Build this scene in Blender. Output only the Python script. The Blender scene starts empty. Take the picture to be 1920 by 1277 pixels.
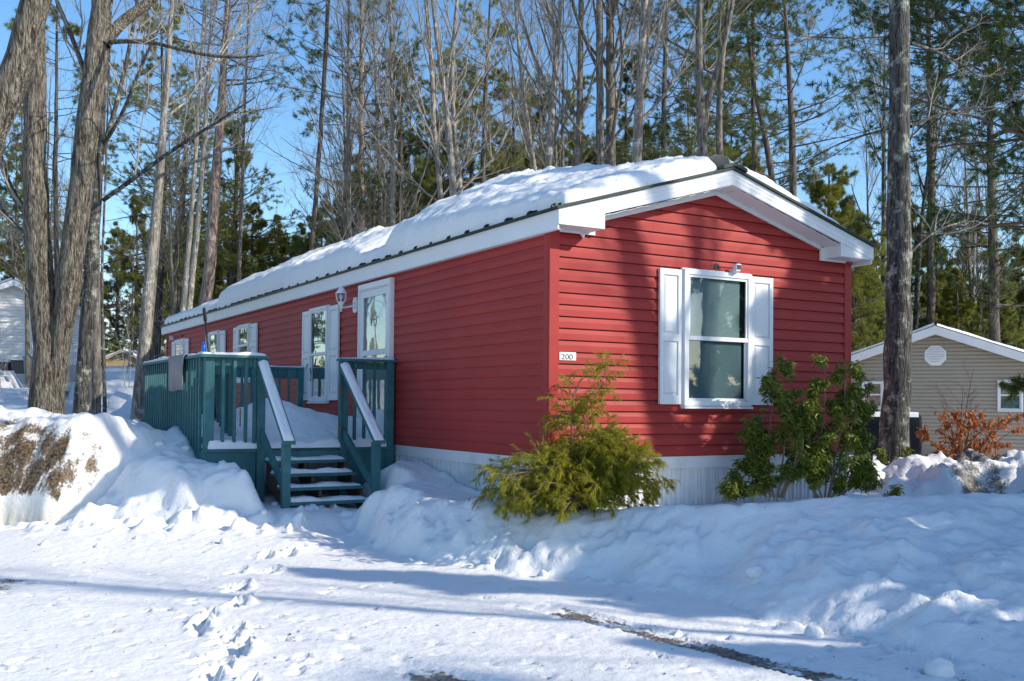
import bpy, math, random
import numpy as np
from mathutils import Vector, Matrix

random.seed(7)
SC = bpy.context.scene
COL = SC.collection
# ------------------------------------------------------------------ camera numbers
F, PPY, TILT, ROLL, YAW, HX, HY, EYE = 1900.0, 724.0, .018, .0082, .5287, .3769, 10.1143, 1.5
CY, SY = math.cos(YAW), math.sin(YAW)

def pt(px, py, Y):
    """world point at distance Y seen at photo pixel (px, py)"""
    a, b = px - 960, py - PPY
    u = a*math.cos(ROLL) - b*math.sin(ROLL); v = a*math.sin(ROLL) + b*math.cos(ROLL)
    yy = math.cos(TILT) + v/F*math.sin(TILT); zz = math.sin(TILT) - v/F*math.cos(TILT)
    return Vector((u/F/yy*Y, Y, EYE + zz/yy*Y))

def h2w(x, y, z=0):
    return Vector((HX + CY*x - SY*y, HY + SY*x + CY*y, z))

# ------------------------------------------------------------------ noise
def _hash(ix, iy, seed):
    h = (ix.astype(np.int64)*374761393 + iy.astype(np.int64)*668265263 + seed*982451653) & 0x7fffffff
    h = ((h ^ (h >> 13))*1274126177) & 0x7fffffff
    h = (h ^ (h >> 16)) & 0xffffff
    return h/float(0xffffff)

def vnoise(x, y, seed=0):
    ix, iy = np.floor(x), np.floor(y)
    fx, fy = x-ix, y-iy
    fx = fx*fx*fx*(fx*(fx*6-15)+10); fy = fy*fy*fy*(fy*(fy*6-15)+10)
    a = _hash(ix, iy, seed); b = _hash(ix+1, iy, seed); c = _hash(ix, iy+1, seed); d = _hash(ix+1, iy+1, seed)
    return (a*(1-fx)+b*fx)*(1-fy) + (c*(1-fx)+d*fx)*fy - .5

def fbm(x, y, sc, oct=4, seed=0, gain=.5):
    t, a = 0, 1.0
    for o in range(oct):
        ca, sa = math.cos(o*1.1+.4), math.sin(o*1.1+.4)
        t = t + a*vnoise((x*ca-y*sa)*sc, (x*sa+y*ca)*sc, seed+o*17)
        a *= gain; sc *= 2.03
    return t

def ss(a, b, x):
    t = np.clip((x-a)/(b-a), 0, 1)
    return t*t*(3-2*t)

# ------------------------------------------------------------------ materials
MATS = {}
def mat(name, color=(.5, .5, .5), rough=.6, metal=0, bump=None, vary=None, spec=None, two=None, coat=0):
    """bump=(scale, strength, distance); vary=(scale, amount); two=(colour, scale, lo, hi)"""
    if name in MATS: return MATS[name]
    m = bpy.data.materials.new(name); m.use_nodes = True
    nt = m.node_tree; N = nt.nodes; L = nt.links
    b = N['Principled BSDF']
    b.inputs['Base Color'].default_value = (*color, 1); b.inputs['Roughness'].default_value = rough
    b.inputs['Metallic'].default_value = metal
    if spec is not None: b.inputs['Specular IOR Level'].default_value = spec
    if coat: b.inputs['Coat Weight'].default_value = coat
    tc = N.new('ShaderNodeTexCoord')
    src = None
    if two:
        n = N.new('ShaderNodeTexNoise'); n.inputs['Scale'].default_value = two[1]; n.inputs['Detail'].default_value = 6
        L.new(tc.outputs['Object'], n.inputs['Vector'])
        r = N.new('ShaderNodeMapRange'); r.inputs[1].default_value = two[2]; r.inputs[2].default_value = two[3]
        L.new(n.outputs['Fac'], r.inputs[0])
        mx = N.new('ShaderNodeMix'); mx.data_type = 'RGBA'
        mx.inputs[6].default_value = (*color, 1); mx.inputs[7].default_value = (*two[0], 1)
        L.new(r.outputs[0], mx.inputs[0]); src = mx.outputs[2]
        L.new(src, b.inputs['Base Color'])
    if vary:
        n = N.new('ShaderNodeTexNoise'); n.inputs['Scale'].default_value = vary[0]; n.inputs['Detail'].default_value = 5
        L.new(tc.outputs['Object'], n.inputs['Vector'])
        r = N.new('ShaderNodeMapRange'); r.inputs[1].default_value = .3; r.inputs[2].default_value = .7
        r.inputs[3].default_value = 1-vary[1]; r.inputs[4].default_value = 1+vary[1]
        L.new(n.outputs['Fac'], r.inputs[0])
        h = N.new('ShaderNodeHueSaturation')
        if src: L.new(src, h.inputs['Color'])
        else: h.inputs['Color'].default_value = (*color, 1)
        L.new(r.outputs[0], h.inputs['Value']); L.new(h.outputs[0], b.inputs['Base Color'])
    if bump:
        n = N.new('ShaderNodeTexNoise'); n.inputs['Scale'].default_value = bump[0]; n.inputs['Detail'].default_value = 6
        L.new(tc.outputs['Object'], n.inputs['Vector'])
        bp = N.new('ShaderNodeBump'); bp.inputs['Strength'].default_value = bump[1]; bp.inputs['Distance'].default_value = bump[2]
        L.new(n.outputs['Fac'], bp.inputs['Height']); L.new(bp.outputs[0], b.inputs['Normal'])
    MATS[name] = m
    return m

def bark(name, c1, c2, c3=None, vs=14, lich=.62, dist=.02):
    """vertically ridged bark, with paler lichen patches of colour c3"""
    if name in MATS: return MATS[name]
    m = bpy.data.materials.new(name); m.use_nodes = True
    nt = m.node_tree; N = nt.nodes; L = nt.links; b = N['Principled BSDF']
    b.inputs['Roughness'].default_value = .9; b.inputs['Specular IOR Level'].default_value = .2
    tc = N.new('ShaderNodeTexCoord'); mp = N.new('ShaderNodeMapping')
    mp.inputs['Scale'].default_value = (vs, vs, vs*.16)
    L.new(tc.outputs['Object'], mp.inputs['Vector'])
    n = N.new('ShaderNodeTexNoise'); n.inputs['Scale'].default_value = 1; n.inputs['Detail'].default_value = 8; n.inputs['Roughness'].default_value = .7
    n.inputs['Distortion'].default_value = .8
    L.new(mp.outputs[0], n.inputs['Vector'])
    v = N.new('ShaderNodeTexVoronoi'); v.feature = 'DISTANCE_TO_EDGE'; v.inputs['Scale'].default_value = 1.6
    L.new(mp.outputs[0], v.inputs['Vector'])
    cr = N.new('ShaderNodeMapRange'); cr.inputs[1].default_value = .41; cr.inputs[2].default_value = .62
    L.new(n.outputs['Fac'], cr.inputs[0])
    mx = N.new('ShaderNodeMix'); mx.data_type = 'RGBA'; mx.inputs[6].default_value = (*c1, 1); mx.inputs[7].default_value = (*c2, 1)
    L.new(cr.outputs[0], mx.inputs[0]); out = mx.outputs[2]
    if c3:
        n2 = N.new('ShaderNodeTexNoise'); n2.inputs['Scale'].default_value = 5; n2.inputs['Detail'].default_value = 9; n2.inputs['Roughness'].default_value = .75
        L.new(tc.outputs['Object'], n2.inputs['Vector'])
        r2 = N.new('ShaderNodeMapRange'); r2.inputs[1].default_value = lich-.06; r2.inputs[2].default_value = lich+.04
        L.new(n2.outputs['Fac'], r2.inputs[0])
        m2 = N.new('ShaderNodeMix'); m2.data_type = 'RGBA'; m2.inputs[7].default_value = (*c3, 1)
        L.new(out, m2.inputs[6]); L.new(r2.outputs[0], m2.inputs[0]); out = m2.outputs[2]
    L.new(out, b.inputs['Base Color'])
    ad = N.new('ShaderNodeMath'); ad.operation = 'MULTIPLY_ADD'; ad.inputs[1].default_value = 1.2
    cl = N.new('ShaderNodeMath'); cl.operation = 'MINIMUM'; cl.inputs[1].default_value = .3
    L.new(v.outputs['Distance'], cl.inputs[0]); L.new(cl.outputs[0], ad.inputs[0]); L.new(n.outputs['Fac'], ad.inputs[2])
    bp = N.new('ShaderNodeBump'); bp.inputs['Strength'].default_value = 1; bp.inputs['Distance'].default_value = dist
    L.new(ad.outputs[0], bp.inputs['Height']); L.new(bp.outputs[0], b.inputs['Normal'])
    MATS[name] = m
    return m

def leafmat(name, c1, c2, c3=None, trans=.3, rough=.5, sc=.8):
    """foliage: colour differs from leaf to leaf and from clump to clump"""
    if name in MATS: return MATS[name]
    m = bpy.data.materials.new(name); m.use_nodes = True
    nt = m.node_tree; N = nt.nodes; L = nt.links; b = N['Principled BSDF']
    b.inputs['Roughness'].default_value = rough; b.inputs['Specular IOR Level'].default_value = .3
    g = N.new('ShaderNodeNewGeometry'); tc = N.new('ShaderNodeTexCoord'); oi = N.new('ShaderNodeObjectInfo')
    n = N.new('ShaderNodeTexNoise'); n.inputs['Scale'].default_value = sc; n.inputs['Detail'].default_value = 3
    L.new(tc.outputs['Object'], n.inputs['Vector'])
    a = N.new('ShaderNodeMath'); a.operation = 'ADD'; L.new(g.outputs['Random Per Island'], a.inputs[0]); L.new(n.outputs['Fac'], a.inputs[1])
    a2 = N.new('ShaderNodeMath'); a2.operation = 'MULTIPLY_ADD'; a2.inputs[1].default_value = .35
    L.new(oi.outputs['Random'], a2.inputs[0]); L.new(a.outputs[0], a2.inputs[2])
    r = N.new('ShaderNodeValToRGB'); e = r.color_ramp.elements
    e[0].position = .3; e[0].color = (*c1, 1); e[1].position = 1.0; e[1].color = (*c2, 1)
    if c3:
        k = r.color_ramp.elements.new(.97); k.color = (*c2, 1); e[2].color = (*c3, 1)
    mr = N.new('ShaderNodeMapRange'); mr.inputs[1].default_value = .2; mr.inputs[2].default_value = 1.9
    L.new(a2.outputs[0], mr.inputs[0]); L.new(mr.outputs[0], r.inputs[0]); L.new(r.outputs[0], b.inputs['Base Color'])
    t = N.new('ShaderNodeBsdfTranslucent'); L.new(r.outputs[0], t.inputs['Color'])
    ms = N.new('ShaderNodeMixShader'); ms.inputs[0].default_value = trans
    L.new(b.outputs[0], ms.inputs[1]); L.new(t.outputs[0], ms.inputs[2])
    L.new(ms.outputs[0], N['Material Output'].inputs[0])
    MATS[name] = m
    return m

def snowmat(name='snow', tint=(.84, .832, .822), dirt1=(.045, .026, .013), dirt2=(.23, .155, .085), stain=(.74, .64, .42)):
    if name in MATS: return MATS[name]
    m = bpy.data.materials.new(name); m.use_nodes = True
    nt = m.node_tree; N = nt.nodes; L = nt.links; b = N['Principled BSDF']
    b.inputs['Roughness'].default_value = .55; b.inputs['Specular IOR Level'].default_value = .35
    b.inputs['Subsurface Weight'].default_value = 0
    tc = N.new('ShaderNodeTexCoord')
    at = N.new('ShaderNodeAttribute'); at.attribute_name = 'dirt'
    as_ = N.new('ShaderNodeAttribute'); as_.attribute_name = 'stain'
    n = N.new('ShaderNodeTexNoise'); n.inputs['Scale'].default_value = 9; n.inputs['Detail'].default_value = 8; n.inputs['Roughness'].default_value = .7
    L.new(tc.outputs['Object'], n.inputs['Vector'])
    n2 = N.new('ShaderNodeTexNoise'); n2.inputs['Scale'].default_value = 34; n2.inputs['Detail'].default_value = 3; n2.inputs['Roughness'].default_value = .5
    L.new(tc.outputs['Object'], n2.inputs['Vector'])
    # mask = smoothstep(dirt + noise)
    mn = N.new('ShaderNodeMix'); mn.data_type = 'FLOAT'; mn.inputs[0].default_value = .5; L.new(n.outputs['Fac'], mn.inputs[2]); L.new(n2.outputs['Fac'], mn.inputs[3])
    a = N.new('ShaderNodeMath'); a.operation = 'ADD'; L.new(at.outputs['Fac'], a.inputs[0]); L.new(mn.outputs[0], a.inputs[1])
    r = N.new('ShaderNodeMapRange'); r.inputs[1].default_value = .93; r.inputs[2].default_value = 1.08
    L.new(a.outputs[0], r.inputs[0])
    dm = N.new('ShaderNodeMix'); dm.data_type = 'RGBA'; dm.inputs[6].default_value = (*dirt1, 1); dm.inputs[7].default_value = (*dirt2, 1)
    r3 = N.new('ShaderNodeMapRange'); r3.inputs[1].default_value = .38; r3.inputs[2].default_value = .62; L.new(n2.outputs['Fac'], r3.inputs[0])
    L.new(r3.outputs[0], dm.inputs[0])
    sm = N.new('ShaderNodeMix'); sm.data_type = 'RGBA'; sm.inputs[6].default_value = (*tint, 1); sm.inputs[7].default_value = (*stain, 1)
    L.new(as_.outputs['Fac'], sm.inputs[0])
    mx = N.new('ShaderNodeMix'); mx.data_type = 'RGBA'
    L.new(sm.outputs[2], mx.inputs[6]); L.new(dm.outputs[2], mx.inputs[7]); L.new(r.outputs[0], mx.inputs[0])
    L.new(mx.outputs[2], b.inputs['Base Color'])
    n3 = N.new('ShaderNodeTexNoise'); n3.inputs['Scale'].default_value = 14; n3.inputs['Detail'].default_value = 7; n3.inputs['Roughness'].default_value = .6
    L.new(tc.outputs['Object'], n3.inputs['Vector'])
    ad = N.new('ShaderNodeMath'); ad.operation = 'MULTIPLY_ADD'; ad.inputs[1].default_value = 1.5
    L.new(r.outputs[0], ad.inputs[0]); L.new(n3.outputs['Fac'], ad.inputs[2])
    bp = N.new('ShaderNodeBump'); bp.inputs['Strength'].default_value = .7; bp.inputs['Distance'].default_value = .022
    L.new(ad.outputs[0], bp.inputs['Height']); L.new(bp.outputs[0], b.inputs['Normal'])
    MATS[name] = m
    return m

def glassmat(name, refl=2.2):
    if name in MATS: return MATS[name]
    m = bpy.data.materials.new(name); m.use_nodes = True
    nt = m.node_tree; N = nt.nodes; L = nt.links; N.remove(N['Principled BSDF'])
    g = N.new('ShaderNodeBsdfGlossy'); g.inputs['Roughness'].default_value = .015
    t = N.new('ShaderNodeBsdfTransparent'); t.inputs[0].default_value = (.82, .88, .88, 1)
    lw = N.new('ShaderNodeLayerWeight'); lw.inputs[0].default_value = .5
    pw = N.new('ShaderNodeMath'); pw.operation = 'POWER'; pw.inputs[1].default_value = 4.5; L.new(lw.outputs['Facing'], pw.inputs[0])
    f = N.new('ShaderNodeMath'); f.operation = 'MULTIPLY_ADD'; f.inputs[1].default_value = .95; f.inputs[2].default_value = .045; L.new(pw.outputs[0], f.inputs[0])
    mu = N.new('ShaderNodeMath'); mu.operation = 'MULTIPLY'; mu.inputs[1].default_value = refl; mu.use_clamp = True
    tc = N.new('ShaderNodeTexCoord'); n = N.new('ShaderNodeTexNoise'); n.inputs['Scale'].default_value = 2.2
    L.new(tc.outputs['Object'], n.inputs['Vector'])
    bp = N.new('ShaderNodeBump'); bp.inputs['Strength'].default_value = .06; bp.inputs['Distance'].default_value = .02
    L.new(n.outputs['Fac'], bp.inputs['Height']); L.new(bp.outputs[0], g.inputs['Normal'])
    L.new(f.outputs[0], mu.inputs[0])
    mx = N.new('ShaderNodeMixShader'); L.new(mu.outputs[0], mx.inputs[0]); L.new(t.outputs[0], mx.inputs[1]); L.new(g.outputs[0], mx.inputs[2])
    L.new(mx.outputs[0], N['Material Output'].inputs[0])
    MATS[name] = m
    return m

# ------------------------------------------------------------------ mesh helpers
def np_mesh(name, V, F, smooth=False):
    V = np.ascontiguousarray(V, dtype=np.float32).reshape(-1, 3)
    F = np.ascontiguousarray(F, dtype=np.int32)
    k = F.shape[1]
    me = bpy.data.meshes.new(name)
    me.vertices.add(len(V)); me.vertices.foreach_set('co', V.ravel())
    me.loops.add(F.size); me.loops.foreach_set('vertex_index', F.ravel())
    me.polygons.add(len(F)); me.polygons.foreach_set('loop_start', np.arange(0, F.size, k, dtype=np.int32))
    me.polygons.foreach_set('use_smooth', np.full(len(F), smooth))
    me.update(calc_edges=True); me.validate()
    return me

def link(o, parent=None):
    COL.objects.link(o)
    if parent: o.parent = parent
    return o

def tag(o, label=None, cat=None, group=None, kind=None):
    if label: o['label'] = label
    if cat: o['category'] = cat
    if group: o['group'] = group
    if kind: o['kind'] = kind
    return o

def obj(name, me, m, parent=None):
    if m: me.materials.append(m)
    return link(bpy.data.objects.new(name, me), parent)

def empty(name, loc=(0, 0, 0), rz=0, parent=None):
    o = bpy.data.objects.new(name, None); o.location = loc; o.rotation_euler = (0, 0, rz)
    o.empty_display_size = .2
    return link(o, parent)

class MB:
    """collects boxes, prisms, tubes; map(u,d,z) optionally turns wall coordinates into house coordinates"""
    def __init__(s, fn=None): s.v = []; s.f = []; s.fn = fn
    def add(s, vs, fs):
        o = len(s.v)
        for p in vs: s.v.append(tuple(s.fn(*p)) if s.fn else tuple(p))
        for q in fs: s.f.append(tuple(o+i for i in q))
        return s
    def box(s, a, b):
        x0, y0, z0 = a; x1, y1, z1 = b
        return s.add([(x0,y0,z0),(x1,y0,z0),(x1,y1,z0),(x0,y1,z0),(x0,y0,z1),(x1,y0,z1),(x1,y1,z1),(x0,y1,z1)],
                     [(0,3,2,1),(4,5,6,7),(0,1,5,4),(1,2,6,5),(2,3,7,6),(3,0,4,7)])
    def hexa(s, p):   # 8 points, bottom 4 then top 4
        return s.add(p, [(0,3,2,1),(4,5,6,7),(0,1,5,4),(1,2,6,5),(2,3,7,6),(3,0,4,7)])
    def prism(s, poly, ext):   # polygon of points extruded by vector ext
        n = len(poly); e = Vector(ext)
        vs = [Vector(p) for p in poly] + [Vector(p)+e for p in poly]
        fs = [tuple(range(n-1, -1, -1)), tuple(range(n, 2*n))] + [(i, (i+1) % n, (i+1) % n+n, i+n) for i in range(n)]
        return s.add(vs, fs)
    def tube(s, pts, rad, n=8, cap=True):
        pts = [Vector(p) for p in pts]; k = len(pts)
        if not hasattr(rad, '__len__'): rad = [rad]*k
        ch = (pts[-1]-pts[0]); ref = Vector((0, 0, 1)) if abs(ch.normalized().z) < .9 else Vector((1, 0, 0))
        vs = []
        for i, p in enumerate(pts):
            t = (pts[min(i+1, k-1)]-pts[max(i-1, 0)]).normalized()
            u = t.cross(ref).normalized(); w = t.cross(u)
            for j in range(n):
                a = 2*math.pi*j/n
                vs.append(p + (u*math.cos(a)+w*math.sin(a))*rad[i])
        fs = [(i*n+j, i*n+(j+1) % n, (i+1)*n+(j+1) % n, (i+1)*n+j) for i in range(k-1) for j in range(n)]
        if cap: fs += [tuple(range(n-1, -1, -1)), tuple((k-1)*n+j for j in range(n))]
        return s.add(vs, fs)
    def lathe(s, prof, c, n=12, axis='z'):
        vs = []
        for r, h in prof:
            for j in range(n):
                a = 2*math.pi*j/n
                if axis == 'z': vs.append((c[0]+r*math.cos(a), c[1]+r*math.sin(a), c[2]+h))
                else: vs.append((c[0]+h, c[1]+r*math.cos(a), c[2]+r*math.sin(a)))
        k = len(prof)
        fs = [(i*n+j, i*n+(j+1) % n, (i+1)*n+(j+1) % n, (i+1)*n+j) for i in range(k-1) for j in range(n)]
        fs += [tuple(range(n-1, -1, -1)), tuple((k-1)*n+j for j in range(n))]
        return s.add(vs, fs)
    def build(s, name, m, parent=None, bevel=0, smooth=False):
        me = bpy.data.meshes.new(name); me.from_pydata(s.v, [], s.f); me.update()
        import bmesh
        bm = bmesh.new(); bm.from_mesh(me); bmesh.ops.recalc_face_normals(bm, faces=bm.faces)
        bm.to_mesh(me); bm.free()
        if smooth: me.polygons.foreach_set('use_smooth', [True]*len(me.polygons))
        o = obj(name, me, m, parent)
        if bevel:
            b = o.modifiers.new('bevel', 'BEVEL'); b.width = bevel; b.segments = 2; b.limit_method = 'ANGLE'
        return o

def grid_faces(nx, ny):
    i = np.arange(nx-1)[:, None]; j = np.arange(ny-1)[None, :]
    a = i*ny+j
    return np.stack([a, a+ny, a+ny+1, a+1], -1).reshape(-1, 4)

def blur_line(nx): return nx

# ------------------------------------------------------------------ terrain
def interp(x, pts):
    xs, ys = zip(*pts); return np.interp(x, xs, ys)

FOOT = []   # (x, y, half length, half width, angle, depth)
def terrain(X, Y, detail=True):
    hx = CY*(X-HX)+SY*(Y-HY); hy = -SY*(X-HX)+CY*(Y-HY)      # house coordinates
    rt = X/np.maximum(Y, 1)
    # wide shape
    left = ss(-.12, -.26, rt)
    z = ss(12, 16, Y)*.9*left + left*(ss(16, 48, Y)*2.2 + np.clip(Y-48, 0, 60)*.02)
    right = ss(.1, .25, rt)
    z = z + right*(.35*ss(9.5, 12, Y) - .75*ss(17, 30, Y)) + (1-left)*(1-right)*.35*ss(10, 14, Y)
    z = z + ss(90, 600, Y)*8
    flat = z*0
    # raised yard along the gable, held up by the ploughed bank
    Yb = interp(X, [(-2.2, 11.6), (-1.9, 11.2), (-1.3, 10.3), (-.8, 9.8), (0, 9.15), (1, 8.6), (1.5, 7.9), (1.9, 7.2), (2.3, 6.5), (2.8, 5.8), (4, 5.0), (9, 3)])
    Yc = interp(X, [(-2.2, 12.2), (-1.9, 11.75), (-1.3, 11.05), (-.8, 10.6), (0, 9.95), (1, 9.45), (1.9, 9.1), (3, 8.8), (4, 8.7), (9, 8)])
    zc = interp(X, [(-2.3, .12), (-1.95, .22), (-1.65, .42), (-1.2, .50), (-.6, .47), (0, .43), (1, .43), (1.9, .52), (3, .68), (4, .74), (6, .8), (9, .8)])
    wob = fbm(X, Y, 1.3, 3, 5)
    t = np.clip((Y-Yb-wob*.35)/(Yc-Yb), 0, 1)
    crest = .09*np.exp(-((Y-Yc+.05-wob*.2)/.26)**2)*(1+1.2*fbm(X, Y, 1.7, 3, 66))*ss(-1.9, -1.3, X)*(1-.6*ss(1.5, 2.6, X))
    rise = np.where(X < 1.6, np.sin(t*math.pi/2)**1.25, t**.9)
    behind = np.clip((Y-Yc)/1.2, 0, 1)
    yard = interp(X, [(-2, .2), (-1.4, .5), (-.3, .46), (1, .42), (2.5, .42), (3.5, .42), (5, .4), (8, .42)])
    bank = zc*rise*(1-ss(0, 1, behind)) + yard*ss(0, 1, behind) + crest
    far = ss(12.5, 15.5, Y)
    on = ss(-2.25, -1.75, X)
    # along the long wall the snow climbs towards the deck
    wall = ss(.15, -1.2, hx)
    climb = .26*ss(1.0, 3.2, hy)*ss(-1.0, -.45, hx)*ss(.6, .1, hx)
    bank = bank + climb
    z = np.where(on > 0, z*(1-on) + on*np.maximum(bank*(1-far)+z*far, z), z)
    # stair trench
    tr = ss(-2.1, -1.85, hx)*ss(-.5, -.75, hx)*ss(1.9, 2.4, hy)
    z = z*(1-tr) + tr*(.17+.05*ss(2.5, 4, hy))
    # bank between the big pile and the steps
    lb = ss(-1.85, -2.3, hx+0*X)
    Yb2 = interp(X, [(-6, 11.0), (-4.4, 11.15), (-3.4, 11.05), (-2.6, 11.0), (-2.0, 11.5)])
    zc2 = interp(X, [(-6, .0), (-5.1, .0), (-4.75, .3), (-4.45, .75), (-4.1, .84), (-3.8, .74), (-3.4, .74), (-3.0, .74), (-2.7, .60), (-2.4, .33), (-2.1, .2)])
    t2 = np.clip((Y-Yb2-fbm(X, Y, 1.6, 3, 9)*.35)/.65, 0, 1)
    z2 = zc2*np.sin(t2*math.pi/2)**1.15
    z2 = z2 + .06*ss(.2, .8, t2)*np.exp(-((X+3.05)/.3)**2)
    z = np.maximum(z, z2*lb*ss(16.5, 14, Y)) if True else z
    # drift against the deck's long railing
    d = np.exp(-(((hx+2.6)/.55)**2)-((hy-5.35)/.95)**2)*.40 + np.exp(-(((hx+2.9)/.7)**2)-((hy-6.4)/1.2)**2)*.12
    z = z + d*ss(-2.42, -2.52, hx)
    # inside the house and deck keep it low
    ins = ss(-.02, .12, hx)*ss(4.27, 4.1, hx)*ss(-.02, .12, hy)*ss(18.2, 18, hy)
    z = z*(1-ins) + ins*.1
    dk = ss(-2.46, -2.38, hx)*ss(3.84, 3.92, hy)*ss(7.5, 7.3, hy)*ss(.2, 0, hx)
    z = z*(1-dk)+dk*.3
    # ground in front of the pile rises a little to the steps
    z = z + .13*ss(9.2, 11.2, Y)*ss(-1.6, -2.4, X)*ss(-6.5, -4.5, X)*(z < .3)*ss(.3, .12, z)
    if not detail: return z
    steep = on*ss(.02, .2, bank)*(1-far) + lb*ss(.02, .2, z2)*ss(15, 13, Y)
    steep = np.clip(steep, 0, 1)
    near = ss(40, 18, Y)
    z = z + fbm(X, Y, .45, 3, 3)*.10*near*ss(10, 13, Y) + fbm(X, Y, .5, 3, 31)*.035
    # lumps on the banks
    face = np.clip(4*t*(1-t), 0, 1)*on + np.clip(4*t2*(1-t2), 0, 1)*lb*ss(14, 12.5, Y)
    face = np.clip(face, 0, 1)
    rg = 1-np.abs(fbm(X, Y, 1.9, 4, 41))*2.6
    z = z + face*np.clip(fbm(X, Y, 4.2, 3, 111)-.08, 0, 1)*.12 + face*(fbm(X, Y, 2.3, 5, 11, .62)*(.13-.05*ss(1.2, 2.2, X)) + (rg-.6)*.04)
    z = z + steep*(fbm(X, Y, 6.5, 4, 23, .62)*.030 - .03*np.clip(fbm(X, Y, 3.1, 2, 24)-.2, 0, 1)*2)
    ch = np.clip(fbm(X, Y, 5.5, 3, 77)-.10, 0, 1)
    rim = np.exp(-((Y-Yb2+.1)/.34)**2)*ss(-1.8, -2.4, X)*ss(-6, -4.8, X) + np.exp(-((Y-Yb)/.3)**2)*on*.7
    z = z + np.clip(rim, 0, 1)*ch*.24
    z = z + fbm(X, Y, 3.5, 3, 51)*.010 + fbm(X, Y, 12, 3, 91)*.0045
    # tyre track grooves
    for A, B, w in TRACKS:
        ax, ay = A; bx, by = B; dx, dy = bx-ax, by-ay; Ln = math.hypot(dx, dy)
        s_ = ((X-ax)*dx+(Y-ay)*dy)/Ln; q = ((X-ax)*-dy+(Y-ay)*dx)/Ln + fbm(X, Y, 3, 2, 61)*.03
        mk = ss(w+.02, w-.02, np.abs(q))*ss(-.05, .12, s_)
        z = z - mk*(.018-.02*np.clip(fbm(X, Y, 26, 3, 71), -.3, .5))
        z = z + .010*np.exp(-((np.abs(q)-w-.02)/.02)**2)*ss(-.05, .12, s_)
    for fx, fy, a, b, an, dp in FOOT:
        msk = (np.abs(X-fx) < a*2.2) & (np.abs(Y-fy) < a*2.2)
        if not msk.any(): continue
        ux = (X[msk]-fx); uy = (Y[msk]-fy)
        p = (ux*math.cos(an)+uy*math.sin(an))/a; q = (-ux*math.sin(an)+uy*math.cos(an))/b
        rr = np.sqrt(p*p+q*q)+fbm(X[msk], Y[msk], 9, 2, 5)*.35
        dz = -dp*ss(1.08, .72, rr) + dp*.42*np.exp(-((rr-1.22)/.22)**2)*(1+.9*np.clip(p, -1, 1))
        if a > .1: dz = dz + ss(1, .7, rr)*fbm(X[msk], Y[msk], 24, 2, 15)*dp*.7
        z[msk] += dz
    return z

def g0(px, py, z=0.0):
    """ground point at height z seen at a pixel"""
    a = pt(px, py, 1.0); k = (z-EYE)/(a.z-EYE)
    return (a.x*k, k)

TRACKS = [(g0(1003, 1133), g0(1700, 1296), .15), (g0(722, 1248), g0(960, 1300), .14)]
rnd = random.Random(4)
for px, py in [(404, 1262), (398, 1240), (446, 1232), (448, 1222), (424, 1208), (438, 1192), (384, 1186), (380, 1176), (392, 1163), (448, 1142), (455, 1136), (447, 1112), (450, 1104), (446, 1078), (512, 1074), (505, 1050), (548, 1046), (560, 1020), (585, 1008), (602, 992), (575, 1000), (612, 980), (400, 1277), (470, 1290), (620, 1000)]:
    x, y = g0(px, py, .02)
    FOOT.append((x, y, .13, .058, 1.25+rnd.uniform(-.5, .5), .068))
for k in range(210):
    px, py = rnd.uniform(0, 1900), rnd.uniform(1030, 1275)
    if px > 1000 and py < 1080+(px-1000)*.14: continue
    x, y = g0(px, py, .02)
    an = rnd.uniform(.3, 2.9); s_ = rnd.uniform(.026, .05)
    FOOT.append((x, y, s_, s_*.6, an, .03))
    if rnd.random() < .6:
        FOOT.append((x+.075*math.cos(an), y+.075*math.sin(an), s_*.8, s_*.5, an+.3, .014))

def axis(fine0, fine1, step, lo, hi, grow=1.12):
    a = list(np.arange(fine0, fine1, step)); s = step; x = a[-1]
    while x < hi: s = min(s*grow, 60); x += s; a.append(x)
    s = step; x = fine0; b = []
    while x > lo: s = min(s*grow, 60); x -= s; b.append(x)
    return np.array(b[::-1]+a)
xs = axis(-6.6, 5.6, .032, -900, 900); ys = axis(4.9, 12.6, .03, -300, 1300)
GX, GY = np.meshgrid(xs, ys, indexing='ij')
GZ = terrain(GX, GY)
me = np_mesh('snow_ground', np.stack([GX, GY, GZ], -1).reshape(-1, 3), grid_faces(len(xs), len(ys)), True)
# dirt where tyres scraped through, where ploughed snow carries grit
dirt = np.zeros_like(GX)
for A, B, w in TRACKS:
    ax, ay = A; bx, by = B; dx, dy = bx-ax, by-ay; Ln = math.hypot(dx, dy)
    s_ = ((GX-ax)*dx+(GY-ay)*dy)/Ln; q = ((GX-ax)*-dy+(GY-ay)*dx)/Ln + fbm(GX, GY, 3, 2, 61)*.03
    st = fbm(s_*5.0, q*17, 1.0, 4, 19)
    dirt = np.maximum(dirt, ss(w, w-.03, np.abs(q))*ss(.0, .35, s_)*(.53+.45*st)*(.90+.10*ss(.3, 1.6, s_)))
for px, py, r, a in [(20, 1095, .28, .55), (0, 1110, .3, .55), (70, 1100, .13, .5), (1815, 1163, .1, .5), (1856, 1062, .06, .5), (1900, 1180, .12, .42), (1180, 1098, .12, .36), (1130, 1120, .05, .35), (1012, 1072, .05, .35), (1780, 1150, .06, .4)]:
    x, y = g0(px, py, .05 if px < 1300 else .3)
    dirt = np.maximum(dirt, a*np.exp(-((GX-x)**2+((GY-y)*1.0)**2)/r**2))
at = me.attributes.new('dirt', 'FLOAT', 'POINT'); at.data.foreach_set('value', dirt.ravel().astype(np.float32))
at = me.attributes.new('stain', 'FLOAT', 'POINT'); at.data.foreach_set('value', np.zeros(GX.size, np.float32))
tag(obj('snow_ground', me, snowmat('snow', dirt1=(.07, .06, .052), dirt2=(.25, .225, .20))), kind='structure')

def tz(x, y):
    return float(terrain(np.array([[x]]), np.array([[y]]), False)[0, 0])

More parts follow.
